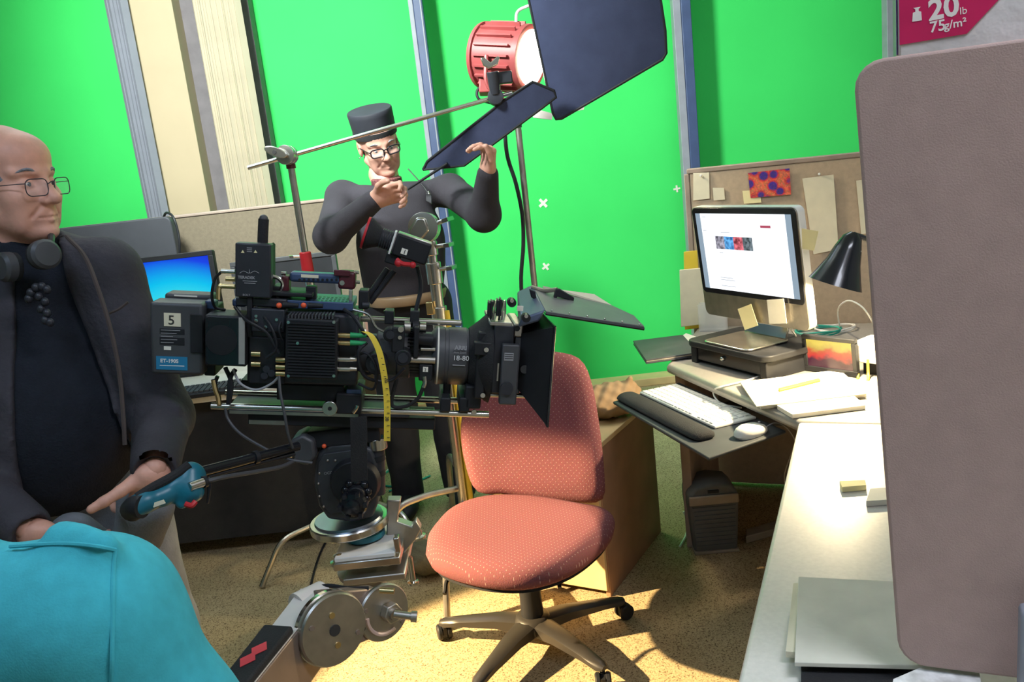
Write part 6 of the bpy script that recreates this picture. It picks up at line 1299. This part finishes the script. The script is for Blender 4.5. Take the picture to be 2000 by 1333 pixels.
# right hand gripping the flag rod
h1_ = SDF(tuple(V(Rw)-V((.10, .12, .14))), tuple(V(Rw)+V((.25, .14, .14))), .0036)
d1 = (LP(790, 370, 3.15)-Rw).normalized(); s1 = V((-d1.z*.0+.1, .5, .85)); s1 = (s1-d1*s1.dot(d1)).normalized(); n1_ = d1.cross(s1); n1_ = n1_ if n1_.z < 0 else -n1_; n1_ = -n1_ if n1_.y > 0 and False else n1_
hand(h1_, Rw, d1, s1, n1_, ((.5, .8, .5), (.55, .9, .6), (.6, 1.0, .6), (.7, 1.0, .6)), ((.6, .75, .3), (.85, .45, .4), (.9, .1, .5)), sc=1.08); h1_.cone(Rw-(Rw-Re).normalized()*.05, Rw+d1*.02, .028, .028, .02); pcs.append(h1_.raw(1, PM))
# left hand under the flag, fingers over its front
h2_ = SDF(tuple(V(Lw)-V((.16, .14, .08))), tuple(V(Lw)+V((.14, .14, .24))), .0036)
d2 = (LP(952, 285, 3.17)-Lw).normalized(); s2 = V((1, -.1, 0)); s2 = (s2-d2*s2.dot(d2)).normalized(); n2_ = d2.cross(s2).normalized(); n2_ = V((-.85, .5, .1)); n2_ = (n2_-d2*n2_.dot(d2)).normalized(); s2 = V((.45, .85, .2)); s2 = (s2-d2*s2.dot(d2)-n2_*s2.dot(n2_)).normalized()
hand(h2_, Lw, d2, s2, n2_, ((1.0, .5, .3), (1.1, .5, .3), (1.15, .55, .3), (1.2, .6, .3)), ((.8, .4, .2), (.9, .1, .3), (.9, 0, .4)), sc=1.06); h2_.cone(Lw-(Lw-Le).normalized()*.05, Lw+d2*.02, .028, .028, .02); pcs.append(h2_.raw(1, PM))
quads('body', pcs, MATS['skin_pink'], hm); eyes(HM, hm, (0, -.4)); spectacles(HM, hm, .052, .032, .0028, 'glasses_black', -.004, .113)
s = SDF((-.13, -.10, -.11), (.06, .10, .06), .004); s.ell((-.016, 0, .02), (.102, .081, .095), k=.005); shut(s, lambda X, Y, Z: np.maximum(X+.012+.25*(Z+.05), -.10-Z)); s.mesh('hair', MATS['hair_grey'], hm, 1, HM)
for q in (-1, 1): MB(HM).tube([(.093, q*.014, .021), (.088, q*.035, .027), (.073, q*.053, .021)], (.003, .0035, .002), 6).build('eyebrow', 'hair_grey', hm)
MB(HM).sph((-.01, -.087, -.04), .004, 10, 8).build('earring', 'steel', hm)
# hat: flat crown, slightly wider at the top
ht = thing('brimless_hat', 'black flat-topped brimless hat on the head of the man behind the camera', 'hat', HM @ V((0, 0, .05)))
E2 = HM @ Matrix.Translation((-.012, 0, .048)) @ Matrix.Rotation(math.radians(-4), 4, 'Y') @ Matrix.Diagonal((1.14, .94, 1, 1))
MB(E2).lathe([(.086, -.012), (.0915, -.010), (.0935, .02), (.096, .07), (.097, .086), (.094, .091), (.05, .092), (.01, .092)], (0, 0, 0), (0, 0, 1), 40).build('crown', 'hat_felt', ht, ang=40); MB(E2).lathe([(.0935, -.012), (.095, -.006), (.0955, .010), (.094, .012)], (0, 0, 0), (0, 0, 1), 40).build('hat_band', 'black_rough', ht)
# sweater and trousers
s = SDF((-.45, -.3, bz_-.02), (.5, .6, nb.z+.06), .008); torso2(s, .006); s.warp(fold(.0022, 13, 22))
s.chain([Rs_, Re, Rw-(Rw-Re)*.04], (.070, .064, .042), .04); s.chain([Ls, Le, Lw-(Lw-Le)*.06], (.068, .064, .043), .04); s.cone(tuple(nb-V((0, 0, .06))), tuple(nb+V((-.004, .01, .0))), .064, .060, .03)
s.cone(LP(700, 420, 3.42), LP(760, 440, 3.48), .014, .008, .03); shut(s, lambda X, Y, Z: bz_-Z); s.cone(tuple(nb+V((0, .02, .01))), tuple(nb+V((0, .04, .09))), .058, .066, .012, sub=True); s.mesh('sweater', MATS['sweater'], hm, 1, PM)
MB(PM).lathe([(.064, -.022), (.068, -.01), (.066, .012), (.058, .016)], nb+V((-.004, .012, -.004)), (0, .12, 1), 28).build('bandana', mat('bandana', (.16, .05, .05), .8, var=.9, vscale=160), hm)
s = SDF((-.35, -.25, .0), (.35, .3, bz_+.12), .009); c = nb.x+.02; s.ell((c, .01, bz_-.03), (.178, .128, .12), k=.03)
for sgn in (-1, 1): s.chain([(c+sgn*.085, .005, bz_-.05), (c+sgn*.11, .02, .5), (c+sgn*.12, .0, .05)], (.108, .085, .072), .03)
s.warp(fold(.0025, 19, 22)); shut(s, lambda X, Y, Z: .03-Z); s.mesh('trousers', MATS['trouser'], hm, 1, PM)
MB(PM).lathe([(.172, 0), (.176, .006), (.176, .034), (.172, .04)], (c, .012, bz_-.02), (0, 0, 1), 40).build('belt', 'band_leather', hm)
bel = bpy.data.objects[-1] if False else None
for sgn in (-1, 1): MB(PM).sph((c+sgn*.125, .07, .045), (.055, .14, .045), 16, 10).build('shoe', 'black', hm)
# lanyard with badge, wristband
MB().tube([dp(797, 330, 3.47), dp(815, 350, 3.45), dp(830, 368, 3.44), dp(837, 380, 3.43)], .0025, 6).build('lanyard', 'black', hm); MB().obx(dp(838, 388, 3.43), R_*.012+U_*-.006, U_*.018, W_*.008).build('badge', 'cam_grey', hm, .003); MB().cyl(dp(836, 374, 3.43), dp(838, 380, 3.43), .005).build('clip', 'steel', hm)
wa = (PM.to_3x3() @ (Lw-Le)).normalized(); wc_ = PM @ (Lw-(Lw-Le)*.02); MB().lathe([(.034, -.01), (.037, -.006), (.037, .006), (.034, .01)], wc_, wa, 24).build('watch_band', 'black_metal', hm)
# =============================== operator's shoulder, bottom left
O = V((-.50, .78, 0)); ps = dp(196, 1214, .86)
te_ = thing('person', 'person in a teal sweatshirt seen from behind at the lower left corner', 'person', V((ps.x-.17, ps.y+.0, 0)))
nk = V((ps.x-.19, ps.y+.005, ps.z+.075))
def op(s, g):
    s.ell(nk+V((0, 0, -.26)), (.175+g, .12+g, .24+g), k=.04); s.ell(nk+V((.0, .02, -.48)), (.17+g, .13+g, .16+g), k=.05)
    for q in (-1, 1): s.cone(nk+V((q*.05, 0, -.055)), V((nk.x+q*.185, ps.y, ps.z)), .058+g, .062+g, .05)
el_ = dp(345, 1440, .88); el2 = V((2*nk.x-el_.x, el_.y, el_.z)); wr = el_+V((-.22, .12, .02)); wr2 = el2+V((-.15, .2, .02)); Sr = V((nk.x+.185, ps.y, ps.z)); Sl = V((nk.x-.185, ps.y, ps.z))
bd_ = SDF((nk.x-.65, nk.y-.25, -.01), (nk.x+.45, nk.y+.6, nk.z+.05), .010); op(bd_, -.02); zl = nk.z-.58
for q, S_, E_, W2 in ((1, Sr, el_, wr), (-1, Sl, el2, wr2)):
    bd_.chain([S_, E_, W2], (.048, .04, .03), .03); bd_.chain([(nk.x+q*.1, nk.y, zl), (nk.x+q*.12-.30, nk.y+.28+.05*q, zl), (nk.x+q*.12-.30, nk.y+.28+.05*q, .08), (nk.x+q*.12-.38, nk.y+.36+.05*q, .05)], (.08, .06, .045, .04), .03)
    bd_.cone(W2, W2+V((-.02*q, .08, .0)), .03, .022, .02)
hc_ = nk+V((-.06, .05, .16)); piece, HM = head(hc_, (-.25, 1, -.1), (-.25, 0, 1), 1.0, .004); bd_.cone(nk-V((0, 0, .08)), hc_+V((0, -.02, -.1)), .06, .055, .03)
quads('body', [piece, bd_.raw(1)], MATS['skin'], te_)
s = SDF((-.13, -.10, -.10), (.10, .10, .14), .004); s.ell((-.014, 0, .035), (.108, .084, .098), k=.005); shut(s, lambda X, Y, Z: np.maximum(X-.055+.6*(.06-Z), -.085-Z+X*.5)); s.mesh('hair', MATS['hair_dark'], te_, 1, HM)
s = SDF((nk.x-.42, nk.y-.25, zl-.06), (nk.x+.45, nk.y+.45, nk.z+.05), .008); op(s, .016)
for S_, E_, W2 in ((Sr, el_, wr), (Sl, el2, wr2)): s.chain([S_, E_, W2], (.082, .068, .05), .05)
s.cone(nk+V((0, 0, -.05)), nk+V((-.01, .01, .012)), .078, .074, .03); s.warp(fold(.0018, 29, 18)); s.cone(nk+V((-.01, .01, .025)), nk+V((-.03, .02, .09)), .062, .07, .01, sub=True)
s.cone(dp(120, 1040, .84), dp(212, 1058, .82), .012, .008, .03)
MB().lathe([(.064, -.014), (.074, -.012), (.078, 0), (.074, .012), (.064, .014)], nk+V((-.012, .012, .006)), (-.12, .1, 1), 32).build('collar', 'teal_fleece', te_)
swt = s.mesh('sweatshirt', MATS['teal_fleece'], te_, 1)
# raised seams: find the sweatshirt surface along the viewing ray by its own field
def surf(px, py, D0=.55, D1=1.1):
    for i in range(400):
        D = D0+(D1-D0)*i/400; p = np.array(dp(px, py, D)); g = (p-s.lo)/s.h; k = np.clip(g.round().astype(int), 0, s.n-1)
        if s.d[tuple(k)] < .0015: return dp(px, py, D)
    return dp(px, py, .8)
for pts in ([(226, 1075), (222, 1110), (221, 1160), (220, 1220), (219, 1290), (217, 1350)], [(20, 1068), (80, 1064), (140, 1063), (190, 1068), (226, 1075)]):
    MB().tube([surf(*p) for p in pts], .0022, 6).build('seam', 'teal_fleece', te_)
s = SDF((nk.x-.65, nk.y-.25, 0), (nk.x+.4, nk.y+.6, zl+.15), .010)
for q in (-1, 1): s.chain([(nk.x+q*.1, nk.y-.02, zl), (nk.x+q*.12-.30, nk.y+.28+.05*q, zl), (nk.x+q*.12-.30, nk.y+.28+.05*q, .06)], (.115, .085, .065), .03)
shut(s, lambda X, Y, Z: .03-Z); s.mesh('trousers', MATS['denim'], te_, 1)
for q in (-1, 1): MB().sph((nk.x+q*.12-.36, nk.y+.34+.05*q, .045), (.10, .09, .045), 14, 8).build('shoe', 'black', te_)
sb = thing('equipment_stool', 'black stool under the person in the teal sweatshirt', 'stool', V((nk.x, nk.y-.02, 0))); zs = zl-.115
MB().lathe([(.17, -.04), (.18, -.03), (.18, -.01), (.16, 0), (.05, 0)], V((nk.x, nk.y-.02, zs)), ZU, 28).build('seat', 'black', sb)
for k in range(4): a = .78+k*1.571; MB().cyl(V((nk.x+.12*math.cos(a), nk.y-.02+.12*math.sin(a), zs-.041)), V((nk.x+.16*math.cos(a), nk.y-.02+.16*math.sin(a), 0)), .012).build('leg', 'steel', sb)
